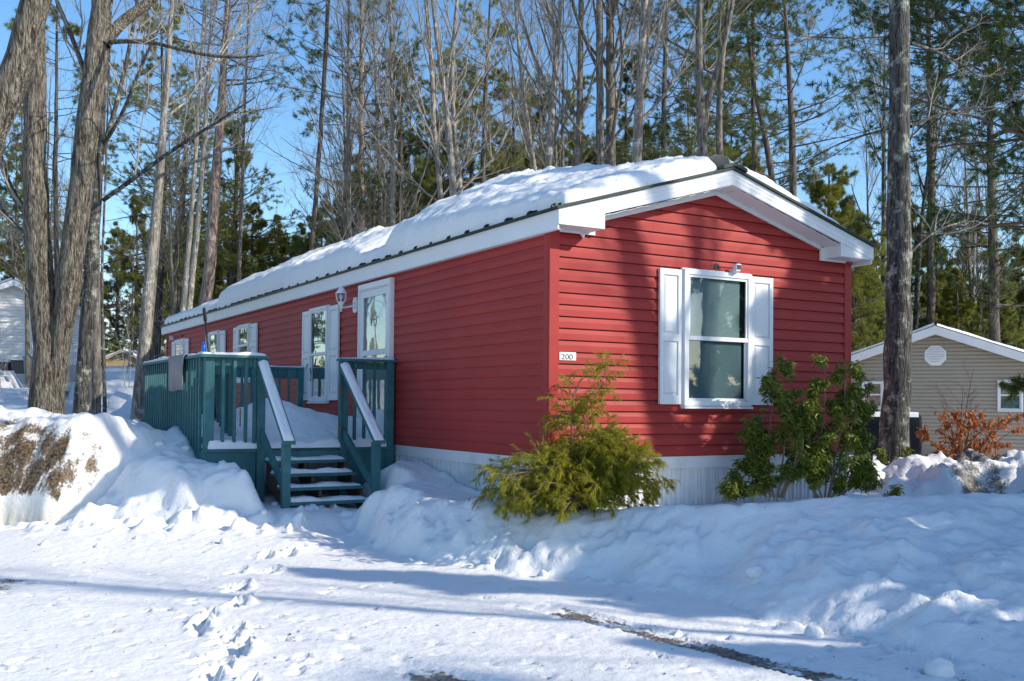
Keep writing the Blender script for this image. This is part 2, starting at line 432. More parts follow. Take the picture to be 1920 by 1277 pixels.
def snow_heap(name, x0, x1, y0, y1, step, fn, m, label):
    ax = np.arange(x0, x1, step); ay = np.arange(y0, y1, step)
    X, Y = np.meshgrid(ax, ay, indexing='ij')
    base = terrain(X, Y, False)
    H, D, S = fn(X, Y)
    Z = np.where(H > .0, np.maximum(base, 0)*ss(0, .5, -H+1)*0 + H, base-.25)
    me = np_mesh(name, np.stack([X, Y, Z], -1).reshape(-1, 3), grid_faces(len(ax), len(ay)), True)
    a = me.attributes.new('dirt', 'FLOAT', 'POINT'); a.data.foreach_set('value', D.ravel().astype(np.float32))
    a = me.attributes.new('stain', 'FLOAT', 'POINT'); a.data.foreach_set('value', S.ravel().astype(np.float32))
    o = obj(name, me, m)
    return tag(o, label, 'snow pile')

def big_pile(X, Y):
    top = interp(X, [(-9, 1.25), (-6.6, 1.34), (-5.9, 1.27), (-5.3, 1.22), (-4.9, 1.3), (-4.55, 1.16), (-4.2, .92), (-3.95, .6), (-3.75, .1)])
    Yf = interp(X, [(-9, 11.35), (-6.2, 11.45), (-5.3, 11.5), (-4.8, 11.75), (-4.3, 12.1), (-3.9, 12.5)]) + fbm(X, Y*.3, 1.2, 3, 7)*.3
    t = np.clip((Y-Yf)/(.72+.5*ss(-5.2, -4.2, X)), 0, 1.0)
    H = -.12 + (top+.12)*np.sin(t*math.pi/2)**.62
    H = H*(1-ss(13.3, 14.3, Y)) + (-.3)*ss(13.3, 14.3, Y) + 0
    H = H + ss(.05, .4, t)*(fbm(X, Y, 2.0, 4, 13)*.2 + fbm(X, Y, 8, 3, 83)*.045)
    zz = np.clip(H, 0, 2)
    cx = X+fbm(X, Y, 2, 2, 3)*.4
    band = ss(.3, .48, zz)*ss(1.42, 1.0, zz)*ss(-4.7, -5.2, cx)*ss(-7.6, -6.8, X)
    band2 = ss(.8, 1.0, zz)*ss(-5.0, -5.6, cx)*.40*ss(1.36, 1.2, zz)
    spots = np.clip(fbm(X, Y+zz*1.6, 4.5, 3, 57)-.12, 0, 1)*1.5*ss(-4.0, -4.3, X)*ss(.25, .4, zz)*ss(1.15, .95, zz)
    streak = .12*fbm(X*2.2, zz*.6, 2.0, 3, 27)
    D = np.clip(.50*band + band2*(1-band) + spots*.75 + 3*streak*band + .35*fbm(X, zz*2, 9, 3, 71)*band, 0, 1)
    S = ss(.45, .05, zz)*ss(-4.4, -4.9, X)*.75 + .25*band
    return H, D, np.clip(S, 0, 1)
snow_heap('snow_pile', -9.5, -3.6, 10.9, 14.4, .035, big_pile, snowmat('dirty_snow'),
          'tall ploughed snow pile caked with brown mud, left of the steps')

def back_pile(X, Y):
    top = interp(X, [(4.4, .05), (4.9, .45), (5.6, .62), (6.4, .72), (7.0, .7), (7.4, .62), (9, .55)])
    t = np.clip((Y-12.6-fbm(X, Y, 1.5, 2, 8)*.3)/.8, 0, 1)
    H = .05 + (top+.08)*np.sin(t*math.pi/2)**.9
    H = H*(1-ss(14.0, 15.0, Y)) - .2*ss(14, 15, Y)
    H = H + ss(.05, .4, t)*(fbm(X, Y, 3.2, 4, 33)*.26 + fbm(X, Y, 11, 2, 34)*.05)
    zz = H
    D = np.clip(ss(4.9, 5.8, X)*(.50+.6*fbm(X, Y, 2.1, 3, 35))*ss(.12, .3, zz) + .2*fbm(X, Y, 3, 2, 36), 0, .62)
    return H, D, D*0
snow_heap('snow_pile', 4.2, 9.5, 12.2, 15.2, .04, back_pile, snowmat('gritty_snow', dirt1=(.03, .028, .025), dirt2=(.24, .22, .19)),
          'low gritty grey snow pile beside the big trunk at right')

# loose lumps of snow
def lump(px, py, z, r, seed, label, group=None):
    x, y = g0(px, py, z)
    n, k = 16, 10
    u = np.linspace(0, math.pi, k)[:, None]; v = np.linspace(0, 2*math.pi, n, endpoint=False)[None, :]
    X = np.sin(u)*np.cos(v); Y = np.sin(u)*np.sin(v); Z = np.cos(u)+0*v
    d = 1+.32*fbm(X+seed*3.1, Y+Z*1.7, 1.7, 3, seed)
    V = np.stack([X*d*r, Y*d*r, Z*d*r*.8], -1).reshape(-1, 3)
    i = np.arange(k-1)[:, None]; j = np.arange(n)[None, :]
    Fc = np.stack([i*n+j, (i+1)*n+j, (i+1)*n+(j+1) % n, i*n+(j+1) % n], -1).reshape(-1, 4)
    me = np_mesh('snow_lump', V, Fc, True)
    o = obj('snow_lump', me, snowmat('snow')); o.location = (x, y, tz(x, y)+r*.3)
    tag(o, label, 'snow lump', group)
lump(1768, 1160, .28, .085, 1, 'large round snow lump beside a patch of dark dirt on the shaded bank')
lump(1533, 1155, .1, .06, 2, 'rounded snow lump at the foot of the right-hand bank, above the tyre track')
lump(1420, 1088, .12, .07, 3, 'snow lump resting under the crust edge below the window')
lump(1024, 1074, .02, .04, 4, 'small lump of snow with a dark underside by the bank foot, below the golden shrub')
LG = 'lumps of ploughed snow scattered between the mud-stained pile and the steps'
for k, (px, py, r) in enumerate([(235, 985, .06), (215, 998, .05), (300, 975, .07), (330, 990, .05), (350, 978, .06), (420, 985, .05), (470, 1005, .06), (500, 1000, .04), (140, 1012, .06), (190, 1030, .04), (262, 1020, .035), (425, 1022, .05), (520, 985, .05), (90, 1030, .05), (405, 1002, .04), (545, 1010, .04)]):
    lump(px, py, .1, r, 10+k, 'small white lump of loose snow lying below the bank left of the steps', LG)

# ------------------------------------------------------------------ paints
RED = mat('red_vinyl', (.355, .040, .036), .5, bump=(9, .06, .01), vary=(1.1, .09), spec=.18)
WHITE = mat('white_vinyl', (.74, .75, .76), .42, vary=(3, .04), spec=.4)
SOFF = mat('white_soffit', (.74, .74, .75), .5)
SKIRT = mat('white_skirting', (.70, .72, .74), .45, two=((.48, .48, .45), 2.0, .56, .8))
TEAL = mat('teal_paint', (.042, .145, .155), .55, bump=(45, .5, .004), two=((.065, .18, .185), 9, .5, .7), vary=(2, .12), spec=.25)
METAL = mat('green_roof_metal', (.007, .024, .019), .45, spec=.3)
BLACK = mat('black_plastic', (.012, .012, .013), .45)
GLASS = glassmat('window_glass', 1.5)
LAMPG = glassmat('lamp_glass', 1.5)
BLIND = mat('grey_blind', (.34, .40, .41), .7)
SCREEN = mat('dark_screen', (.16, .215, .24), .8)
CURT = mat('pale_curtain', (.42, .40, .33), .9, vary=(9, .35))
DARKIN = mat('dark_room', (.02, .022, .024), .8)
SNOW = snowmat('snow')
CZ0, CH = .96, .1195

house = empty('mobile_home', (HX, HY, 0), YAW)
tag(house, 'long red vinyl-sided mobile home with white trim and deep snow on its roof', 'house')
fnG = lambda u, d, z: (u, -d, z)
fnL = lambda u, d, z: (-d, u, z)
WID, LEN = 4.27, 18.15
MID = WID/2

def siding(name, fn, u0, u1, z1, clip=None, ch=CH, z0=CZ0, m=RED, parent=house, soft=False):
    mb = MB(fn)
    prof = [(0, -.012), (0.0005, .024), (.064, .0225), (.098, .0065), (ch-.0085, .004), (ch-.008, -.012)]
    if soft: prof = [(0, .004), (0.0005, .019), (.060, .018), (.100, .006), (ch-.0008, .004)]
    lv = []; j = 0
    while z0+j*ch < z1:
        for dz, off in prof: lv.append((z0+j*ch+dz, off))
        j += 1
    lv = [l for l in lv if l[0] <= z1]
    for a, b in zip(lv[:-1], lv[1:]):
        ea = clip(a[0]) if clip else (u0, u1); eb = clip(b[0]) if clip else (u0, u1)
        if ea[1] <= ea[0] or eb[1] <= eb[0]: break
        # split long strips so that they shade evenly
        mb.add([(ea[0], a[1], a[0]), (ea[1], a[1], a[0]), (eb[1], b[1], b[0]), (eb[0], b[1], b[0])], [(0, 1, 2, 3)])
    # the wall behind, so that nothing is paper-thin
    return mb.build(name, m, parent)

RK = .287
def gclip(z):
    d = (3.90-z)/RK
    return (max(.0, MID-d), min(WID, MID+d))
siding('gable_wall', fnG, 0, WID, 3.90, gclip)
siding('long_wall', fnL, 0, LEN, 3.24, soft=True)
siding('gable_wall', lambda u, d, z: (u, LEN+d, z), 0, WID, 3.90, gclip)
siding('long_wall', lambda u, d, z: (WID+d, u, z), 0, LEN, 3.24)
mb = MB(); mb.box((.02, .02, .9), (WID-.02, LEN-.02, 3.24)); mb.prism([(.02, .02, 3.243), (WID-.02, .02, 3.243), (MID, .02, 3.86)], (0, LEN-.04, 0))
mb.build('wall_core', mat('core', (.2, .1, .08), .9), house)
for cx, cy in ((0, 0), (WID, 0), (0, LEN), (WID, LEN)):
    mb = MB()
    sx = 1 if cx == 0 else -1; sy = 1 if cy == 0 else -1
    mb.box((min(cx-sx*.030, cx+sx*.085), min(cy-sy*.030, cy-sy*.004), CZ0-.01), (max(cx-sx*.030, cx+sx*.085), max(cy-sy*.030, cy-sy*.004), 3.24))
    mb.box((min(cx-sx*.032, cx-sx*.004), min(cy-sy*.002, cy+sy*.085), CZ0-.01), (max(cx-sx*.032, cx-sx*.004), max(cy-sy*.002, cy+sy*.085), 3.238))
    mb.build('corner_post', RED, house, bevel=.003)
# skirting with vertical corrugation
def skirt(fn, L, zb):
    mb = MB(fn); u = 0; prof = []
    while u < L:
        for du, o in ((0, .0), (.010, .02), (.05, .02), (.060, 0), (.075, 0), (.081, .012), (.10, .012), (.106, 0)):
            if u+du < L: prof.append((u+du, o-.03))
        u += .125
    prof.append((L, -.03))
    for a, b in zip(prof[:-1], prof[1:]):
        mb.add([(a[0], a[1], zb), (b[0], b[1], zb), (b[0], b[1], CZ0-.13), (a[0], a[1], CZ0-.13)], [(0, 1, 2, 3)])
    mb.box((0, -.03, CZ0-.135), (L, .006, CZ0-.028)); mb.box((-.004, -.028, CZ0-.03), (L+.004, .012, CZ0-.006))
    return mb.build('skirting', SKIRT, house)
skirt(fnG, WID, -.1); skirt(fnL, LEN, -.1)
skirt(lambda u, d, z: (WID+d, u, z), LEN, -.1)

# ---- roof
OV, OE = .30, .10                       # rake and eave overhang
RT = lambda d: 4.06-.293*d              # top of the fascia
XE = MID+OE
for y0, y1 in ((-OV, -OV+.02), (LEN+OV-.02, LEN+OV)):
    mb = MB()
    for s in (-1, 1):
        mb.hexa([(MID, y0, RT(0)-.165), (MID+s*XE, y0, RT(XE)-.150), (MID+s*XE, y1, RT(XE)-.150), (MID, y1, RT(0)-.165),
                 (MID, y0, RT(0)), (MID+s*XE, y0, RT(XE)), (MID+s*XE, y1, RT(XE)), (MID, y1, RT(0))])
        sg = -1 if y0 < 0 else 1          # pressed ridges of the cover
        for o1 in (.055, .105, .155):
            yy = y0 if sg < 0 else y1
            mb.hexa([(MID+s*.004, yy, RT(0)-o1-.004), (MID+s*XE, yy, RT(XE)-o1*.91-.004), (MID+s*XE, yy+sg*.0035, RT(XE)-o1*.91-.004), (MID+s*.004, yy+sg*.0035, RT(0)-o1-.004),
                     (MID+s*.004, yy, RT(0)-o1+.002), (MID+s*XE, yy, RT(XE)-o1*.91+.002), (MID+s*XE, yy+sg*.0035, RT(XE)-o1*.91-.002), (MID+s*.004, yy+sg*.0035, RT(0)-o1-.002)])
    mb.build('rake_fascia', WHITE, house)
    # box returns at both eaves
    for s in (-1, 1):
        xa, xb = MID+s*(XE-.002), MID+s*(XE-.55)
        ya, yb = (y0+.004, .0) if y0 < 0 else (LEN, y1-.004)
        r = MB(); zb = 3.258
        r.hexa([(xa, ya, zb), (xb, ya, zb), (xb, yb, zb), (xa, yb, zb),
                (xa, ya, RT(XE)-.145), (xb, ya, RT(XE-.55)-.152), (xb, yb, RT(XE-.55)-.152), (xa, yb, RT(XE)-.145)])
        r.build('eave_return', WHITE, house)
for s in (-1, 1):
    mb = MB(); xa = MID+s*XE; xb = MID+s*(XE-.018)
    mb.box((min(xa, xb), -OV+.021, RT(XE)-.19), (max(xa, xb), LEN+OV-.021, RT(XE)-.003))
    mb.box((min(xa, xa-s*.04), -OV+.025, RT(XE)-.196), (max(xa, xa-s*.04), LEN+OV-.025, RT(XE)-.191))
    mb.build('eave_fascia', WHITE, house)
    mb = MB(); xw = MID+s*(MID-.0)
    mb.box((min(xb, xw), -.02, RT(XE)-.189), (max(xb, xw), LEN+.02, RT(XE)-.180)); mb.build('eave_soffit', SOFF, house)
# rake soffit: ribbed panels between wall and fascia, with the frieze board on the wall
for y0, y1, yf0, yf1 in ((-OV+.02, .0, -.045, -.021), (LEN, LEN+OV-.02, LEN+.021, LEN+.045)):
    for s in (-1, 1):
        mb = MB(); d = 0.0; XR = XE-.55
        while d < XR:
            d2 = min(d+.1, XR); g = .004 if int(d*10+.5) % 2 else 0
            za, zb_ = RT(d)-.172-g, RT(d2)-.172-g
            mb.hexa([(MID+s*d, y0, za), (MID+s*(d2-.006), y0, zb_), (MID+s*(d2-.006), y1, zb_), (MID+s*d, y1, za),
                     (MID+s*d, y0, za+.006), (MID+s*(d2-.006), y0, zb_+.006), (MID+s*(d2-.006), y1, zb_+.006), (MID+s*d, y1, za+.006)])
            d = d2
        mb.build('rake_soffit', SOFF, house)
        mb = MB()
        za, zb_ = 3.83, 3.83-.287*(XR-.06)
        mb.hexa([(MID, yf0, za), (MID+s*(XR-.06), yf0, zb_), (MID+s*(XR-.06), yf1, zb_), (MID, yf1, za),
                 (MID, yf0, RT(0)-.176), (MID+s*(XR-.06), yf0, RT(XR-.06)-.176), (MID+s*(XR-.06), yf1, RT(XR-.06)-.176), (MID, yf1, RT(0)-.176)])
        mb.box((min(MID+s*(XR-.06), MID+s*XR), yf0, 3.235), (max(MID+s*(XR-.06), MID+s*XR), yf1, RT(XR)-.178))
        mb.box((min(MID+s*(XR+.001), MID+s*(MID-.085)), yf0+.001, 3.235), (max(MID+s*(XR+.001), MID+s*(MID-.085)), yf1-.001, 3.259))
        mb.build('frieze_board', WHITE, house)
for s in (-1, 1):
    mb = MB(); e = XE+.035
    a0, a1 = RT(0)+.004, RT(e)+.004
    mb.hexa([(MID, -OV-.03, a0), (MID+s*e, -OV-.03, a1), (MID+s*e, LEN+OV+.03, a1), (MID, LEN+OV+.03, a0),
             (MID, -OV-.03, a0+.028), (MID+s*e, -OV-.03, a1+.028), (MID+s*e, LEN+OV+.03, a1+.028), (MID, LEN+OV+.03, a0+.028)])
    mb.build('roof_panel', METAL, house)
    for k in range(41):                  # standing ribs; their ends poke out of the snow
        y = -.18+k*.457
        r = MB(); d1, d0 = XE+.015, XE-.25
        r.hexa([(MID+s*d1, y-.02, RT(d1)+.03), (MID+s*d0, y-.02, RT(d0)+.03), (MID+s*d0, y+.02, RT(d0)+.03), (MID+s*d1, y+.02, RT(d1)+.03),
                (MID+s*(d1-.01), y-.014, RT(d1)+.062), (MID+s*d0, y-.014, RT(d0)+.062), (MID+s*d0, y+.014, RT(d0)+.062), (MID+s*(d1-.01), y+.014, RT(d1)+.062)])
        if s < 0:
            r.box((MID+s*(d1-.035)-.006, y-.03, RT(d1)+.055), (MID+s*(d1-.035)+.006, y+.03, RT(d1)+.075))
        r.build('roof_rib', METAL, house)
mb = MB()
for s in (-1, 1):
    mb.hexa([(MID, -OV-.05, RT(0)+.034), (MID+s*.17, -OV-.05, RT(.17)+.034), (MID+s*.17, LEN+OV+.05, RT(.17)+.034), (MID, LEN+OV+.05, RT(0)+.034),
             (MID, -OV-.05, RT(0)+.075), (MID+s*.17, -OV-.05, RT(.17)+.07), (MID+s*.17, LEN+OV+.05, RT(.17)+.07), (MID, LEN+OV+.05, RT(0)+.075)])
mb.build('ridge_cap', METAL, house)

# ---- snow lying on the roof (one blanket, lumpy edges)
def roof_snow(s, label):
    ny, nx = 620, 60
    yv = np.linspace(-.27, LEN+.2, ny); q = np.linspace(0, 1, nx)
    Yv, Q = np.meshgrid(yv, q, indexing='ij')
    xe = XE-.02-.04*fbm(Yv, Yv*0+3, .9, 3, 3+s) - np.clip(fbm(Yv, Yv*0, .55, 2, 8+s)*.35-.02, 0, .2)
    if s < 0:
        # bare bit of ridge at the front end; the eave pieces have slid off in places far down
        dmin = .13*ss(.35, -.1, Yv)*0 + .16*ss(.5, 0, Yv)
        gap = np.exp(-((Yv-13.4)/.3)**2)*.7 + np.exp(-((Yv-8.9)/.22)**2)*.5 + np.exp(-((Yv-11.2)/.3)**2)*.15
        xe = xe-gap*.5
    else:
        dmin = 0*Yv; xe = xe*0+XE-.12-.5*ss(.2, .8, fbm(Yv, Yv*0, .3, 2, 9)+.5)
    D = xe*(1-Q)**1.0 + dmin*Q
    dist_e = xe-D
    T = interp(Yv, [(-.27, .12), (.1, .16), (1, .27), (2, .36), (3.6, .50), (4.1, .50), (4.35, .22), (5.0, .24), (5.4, .38), (8, .42), (8.6, .40), (8.8, .16), (9.0, .16), (9.15, .48), (12.9, .47), (13.15, .12), (13.6, .16), (15, .24), (18.3, .2)]) if s < 0 else .13+0*Yv
    T = T + fbm(Yv, D, .8, 3, 21)*.06
    edge = np.sqrt(np.clip(1-(1-np.clip(dist_e/(.08+T*.28), 0, 1))**2, 0, 1))
    fr = np.sqrt(np.clip(1-(1-np.clip((Yv+.27)/(.16), 0, 1))**2, 0, 1))*np.sqrt(np.clip(1-(1-np.clip((LEN+.2-Yv)/.25, 0, 1))**2, 0, 1))
    top = 1.0 if s > 0 else np.sqrt(np.clip(1-(1-np.clip((D-dmin)/.12+.75*ss(.3, 1.2, Yv), 0, 1))**2, 0, 1))
    th = T*(1.2 if s < 0 else 1)*edge*fr*top*(.66+.34*ss(0, .9, dist_e)) + edge*fr*fbm(Yv, D, 4.5, 4, 29, .6)*.05
    # thicker towards the ridge, where it has drifted
    if s < 0: th = th*(1+.28*ss(.8, 1.9, dist_e)*ss(.5, 3.5, Yv))
    th = np.clip(th, 0, None)
    bulge = .04*edge*fr*(1-ss(0, .3, dist_e))
    Xh = MID+s*(D+bulge); Zh = RT(D)+.036+th
    Ztop = np.stack([Xh, Yv-.03*(1-fr)*0, Zh], -1).reshape(-1, 3)
    Zbot = np.stack([MID+s*D, Yv, RT(D)+.036], -1).reshape(-1, 3)
    Ft = grid_faces(ny, nx); Fb = Ft[:, ::-1]+ny*nx
    me = np_mesh('roof_snow', np.concatenate([Ztop, Zbot]), np.concatenate([Ft, Fb]), True)
    o = obj('roof_snow', me, SNOW); o.location = (HX, HY, 0); o.rotation_euler = (0, 0, YAW)
    tag(o, label, 'snow')
roof_snow(-1, 'deep white snow blanket on the near slope of the red home, lumpy at the eave')
roof_snow(1, 'thin snow layer on the far right slope of the red home')

# ---- windows
def frame_boxes(mb, u0, u1, z0, z1, w, d0, d1):
    mb.box((u0, d0, z0), (u1, d1, z0+w)); mb.box((u0, d0, z1-w), (u1, d1, z1))
    mb.box((u0, d0, z0+w), (u0+w, d1, z1-w)); mb.box((u1-w, d0, z0+w), (u1, d1, z1-w))

def window(parent, fn, u0, u1, z0, z1, zr, fw=.045, up=BLIND, low=SCREEN, white=WHITE, d=.027, dx=.0):
    w = empty('window', (0, 0, 0), 0, parent)
    mb = MB(fn); frame_boxes(mb, u0, u1, z0, z1, fw, d-.005, d+.06)
    frame_boxes(mb, u0-.012, u1+.012, z0-.012, z1+.012, .02, d-.006, d+.03)
    mb.build('frame', white, w, bevel=.002)
    mb = MB(fn); a, b = u0+fw, u1-fw
    sw = .028
    frame_boxes(mb, a+.001, b-.001, zr, z1-fw-.001, sw, d+.030, d+.048)
    frame_boxes(mb, a+.001, b-.001, z0+fw+.001, zr+.03, sw, d+.012, d+.0295)
    mb.box((a+.002, d+.014, zr-.012), (b-.002, d+.054, zr+.034))
    mb.build('sash', white, w, bevel=.0015)
    for (za, zb, mt, dd) in ((zr+sw, z1-fw-sw, up, d+.038), (z0+fw+sw, zr-.01, low, d+.020)):
        mb = MB(fn); mb.box((a+sw-.003, dd, za), (b-sw+.003, dd+.003, zb)); mb.build('pane', GLASS, w)
        mb = MB(fn)
        if mt is BLIND:
            z = za
            while z < zb-.011:
                mb.hexa([(a+.004, d+.005, z), (b-.02-.07*(dx > 0), d+.005, z), (b-.02-.07*(dx > 0), d+.009, z+.001), (a+.004, d+.009, z+.001), (a+.004, d+.003, z+.0105), (b-.02-.07*(dx > 0), d+.003, z+.0105), (b-.02-.07*(dx > 0), d+.006, z+.0115), (a+.004, d+.006, z+.0115)]); z += .0135
            mb.box((a+.004, d-.0005, za), (b-.02-.07*(dx > 0), d+.002, zb))
        elif mt is CURT:
            n = 26
            for i in range(n):
                t0, t1 = i/n, (i+1)/n; o0 = .006*math.sin(t0*22+math.sin(t0*9)*2); o1 = .006*math.sin(t1*22+math.sin(t1*9)*2)
                mb.add([(a+(b-a)*t0, d+.007+o0*.8, za), (a+(b-a)*t1, d+.007+o1*.8, za), (a+(b-a)*t1, d+.007+o1*.8, zb), (a+(b-a)*t0, d+.007+o0*.8, zb)], [(0, 1, 2, 3)])
        else:
            mb.box((a+.01, d+.003, za), (b-.01-.05*(dx > 0), d+.006, zb))
        mb.build('blind' if mt is BLIND else ('curtain' if mt is CURT else 'screen'), mt, w)
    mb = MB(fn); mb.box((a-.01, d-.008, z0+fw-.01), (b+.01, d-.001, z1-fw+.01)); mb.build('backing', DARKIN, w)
    mb = MB(fn); mb.box((u0-.01, d+.005, z0-.03), (u1+.01, d+.075, z0-.006)); mb.build('sill', white, w, bevel=.002)
    return w

def shutter(parent, fn, u0, u1, z0, z1, zr, d=.026):
    mb = MB(fn)
    t = .032; st = .05
    mb.box((u0, d, z0), (u0+st, d+t, z1)); mb.box((u1-st, d, z0), (u1, d+t, z1))
    for za, zb in ((z0, z0+.10), (zr-.035, zr+.045), (z1-.065, z1)):
        mb.box((u0+st, d, za), (u1-st, d+t, zb))
    for za, zb in ((z0+.10, zr-.035), (zr+.045, z1-.065)):
        mb.box((u0+st, d, za), (u1-st, d+.012, zb))
        a, b = u0+st+.006, u1-st-.006
        i = .022
        if b-a > .07:
            mb.hexa([(a, d+.012, za+.008), (b, d+.012, za+.008), (b, d+.012, zb-.008), (a, d+.012, zb-.008),
                     (a+i, d+.026, za+.03), (b-i, d+.026, za+.03), (b-i, d+.026, zb-.03), (a+i, d+.026, zb-.03)])
        # screws
    for z in (z0+.05, zr, z1-.04):
        mb.lathe([(.006, 0), (.006, .003)], (u0+.018, d+t, z), 6) if False else None
    return mb.build('shutter', WHITE, parent, bevel=.002)

window(house, fnG, 1.66, 2.63, 1.50, 2.978, 2.225, fw=.055, dx=1)
shutter(house, fnG, 1.345, 1.645, 1.515, 2.965, 2.225)
shutter(house, fnG, 2.645, 2.98, 1.515, 2.965, 2.225)
CLOTH = CURT
for (uL0, uL1, uR0, uR1, zb, zr, up, lo) in ((7.46, 7.06, 6.22, 5.82, 1.52, 2.25, SCREEN, SCREEN), (11.68, 11.29, 10.51, 10.07, 1.9, 2.58, CURT, SCREEN),
                                              (13.94, 13.57, 12.80, 12.34, 1.9, 2.45, CURT, SCREEN), (17.4, 16.98, 16.0, 15.62, 1.9, 2.3, CURT, SCREEN)):
    window(house, fnL, uR0+.012, uL1-.012, zb, 2.99, zr, up=up, low=lo)
    shutter(house, fnL, uL1, uL0, zb+.02, 2.975, zr); shutter(house, fnL, uR1, uR0, zb+.02, 2.975, zr)

# ---- storm door in front of a white panelled door with a fan light
u0, u1, z0, z1 = 3.83, 4.97, .98, 3.17
dr = empty('door', (0, 0, 0), 0, house)
mb = MB(fnL)
mb.box((u0, .016, z0), (u0+.07, .07, z1)); mb.box((u1-.07, .016, z0), (u1, .07, z1)); mb.box((u0+.07, .016, z1-.1), (u1-.07, .07, z1)); mb.box((u0+.07, .016, z0), (u1-.07, .09, z0+.04))
mb.box((u0+.012, .07, z0), (u0+.045, .085, z1-.012)); mb.box((u1-.045, .07, z0), (u1-.012, .085, z1-.012)); mb.box((u0+.045, .07, z1-.085), (u1-.045, .092, z1-.012))
mb.build('frame', WHITE, dr, bevel=.002)
a, b = u0+.073, u1-.073
mb = MB(fnL)
frame_boxes(mb, a, b, z0+.045, z1-.103, .095, .042, .066)
mb.box((a+.095, .042, 2.16), (b-.095, .066, 2.235)); mb.box((a+.095, .042, z0+.14), (b-.095, .06, 1.42))
mb.build('storm_door', WHITE, dr, bevel=.002)
for za, zb in ((2.235, z1-.198), (1.42, 2.16)):
    mb = MB(fnL); mb.box((a+.09, .052, za-.004), (b-.09, .055, zb+.004)); mb.build('pane', GLASS, dr)
mb = MB(fnL); mb.box((a-.002, .026, z0+.045), (b+.002, .031, z1-.103))
for zz0, zz1 in ((1.2, 1.75), (1.85, 2.4)):
    for ua in (a+.14, a+.56): mb.box((ua, .031, zz0), (ua+.3, .035, zz1))
mb.build('inner_door', mat('inner_door_white', (.5, .5, .48), .5), dr)
fan = MB(fnL); cx, cz, R = (a+b)/2, 2.56, .21
arc = [(cx+R*math.cos(t*math.pi/10), .033, cz+R*math.sin(t*math.pi/10)) for t in range(11)]
fan.prism(arc, (0, .003, 0)); fan.build('fan_light', mat('fan_glass', (.05, .06, .06), .2), dr)
fb = MB(fnL)
for t in range(0, 11):
    p, q = arc[t], arc[min(t+1, 10)]
    if t < 10: fb.tube([(p[0], .038, p[2]), (q[0], .038, q[2])], .007, 5)
for t in (0, 2.5, 5, 7.5, 10):
    an = t*math.pi/10; fb.tube([(cx, .038, cz), (cx+R*math.cos(an), .038, cz+R*math.sin(an))], .006, 5)
fb.build('muntin', WHITE, dr)
fb = MB(fnL); fb.tube([(a+.03, .07, 2.0), (a+.03, .11, 2.0), (a+.03, .11, 2.12), (a+.03, .07, 2.12)], .008, 6); fb.build('handle', BLACK, dr)

# ---- carriage lantern beside the door
lan = empty('wall_lantern', (0, 0, 0), 0, house)
mb = MB(fnL)
mb.prism([(5.13, .02, 2.80), (5.23, .02, 2.80), (5.26, .02, 2.84), (5.26, .02, 2.98), (5.23, .02, 3.02), (5.13, .02, 3.02), (5.10, .02, 2.98), (5.10, .02, 2.84)], (0, .025, 0))
mb.build('back_plate', WHITE, lan, bevel=.003)
mb = MB(fnL); mb.tube([(5.18, .045, 2.9), (5.18, .075, 2.9)], [.05, .03], 12)
mb.tube([(5.18, .06, 2.905), (5.18, .12, 2.885), (5.18, .18, 2.87), (5.18, .225, 2.865), (5.18, .25, 2.855)], [.02, .014, .012, .014, .016], 8)
mb.build('arm', WHITE, lan, smooth=True)
LC = (-.25, 5.18)
mb = MB(); mb.lathe([(.001, -.09), (.012, -.085), (.014, -.06), (.010, -.045), (.018, -.035), (.026, .0), (.05, .045), (.052, .055), (.01, .056)], (*LC, 2.89), 10); mb.build('base_cup', WHITE, lan)
mb = MB(); mb.lathe([(.085, 0), (.087, .012), (.07, .02), (.05, .055), (.028, .085), (.014, .095), (.016, .11), (.006, .125), (.005, .16), (.001, .175)], (*LC, 3.065), 10); mb.build('roof', WHITE, lan)
mb = MB()
for k in range(6):
    an = k*math.pi/3
    P_ = [(LC[0]+r*math.cos(an), LC[1]+r*math.sin(an), z) for r, z in ((.05, 2.94), (.072, 2.985), (.078, 3.03), (.072, 3.068))]
    mb.tube(P_, .005, 5)
mb.build('cage', WHITE, lan)
mb = MB(); mb.lathe([(.047, 2.945), (.068, 2.985), (.073, 3.03), (.068, 3.064)], (*LC, 0), 12); mb.build('glass', LAMPG, lan, smooth=True)
mb = MB(); mb.lathe([(.012, 2.945), (.013, 2.975), (.024, 3.0), (.026, 3.02), (.012, 3.045), (.001, 3.05)], (*LC, 0), 10); mb.build('bulb', mat('bulb_glass', (.7, .7, .68), .3), lan, smooth=True)

# ---- house number plate
pl = empty('number_plate', (0, 0, 0), 0, house)
mb = MB(fnG); mb.box((.093, .026, 1.948), (.292, .032, 2.03)); mb.build('plate', mat('plate_white', (.78, .78, .76), .4, two=((.5, .47, .42), 40, .6, .7)), pl)
def text_obj(txt, size, loc, rot, m, parent, name):
    cu = bpy.data.curves.new(name, 'FONT'); cu.body = txt; cu.size = size; cu.extrude = .0008
    o = bpy.data.objects.new(name, cu); COL.objects.link(o)
    bpy.context.view_layer.update()
    me = bpy.data.meshes.new_from_object(o.evaluated_get(bpy.context.evaluated_depsgraph_get()))
    COL.objects.unlink(o); bpy.data.objects.remove(o)
    me.name = name; me.materials.clear(); me.materials.append(m)
    n = bpy.data.objects.new(name, me); n.location = loc; n.rotation_euler = rot
    return link(n, parent)
t = text_obj('200', .088, (.112, -.0335, 1.957), (math.pi/2, 0, 0), mat('number_black', (.01, .01, .01), .5), pl, 'number')
t.scale = (1.08, .86, 1)

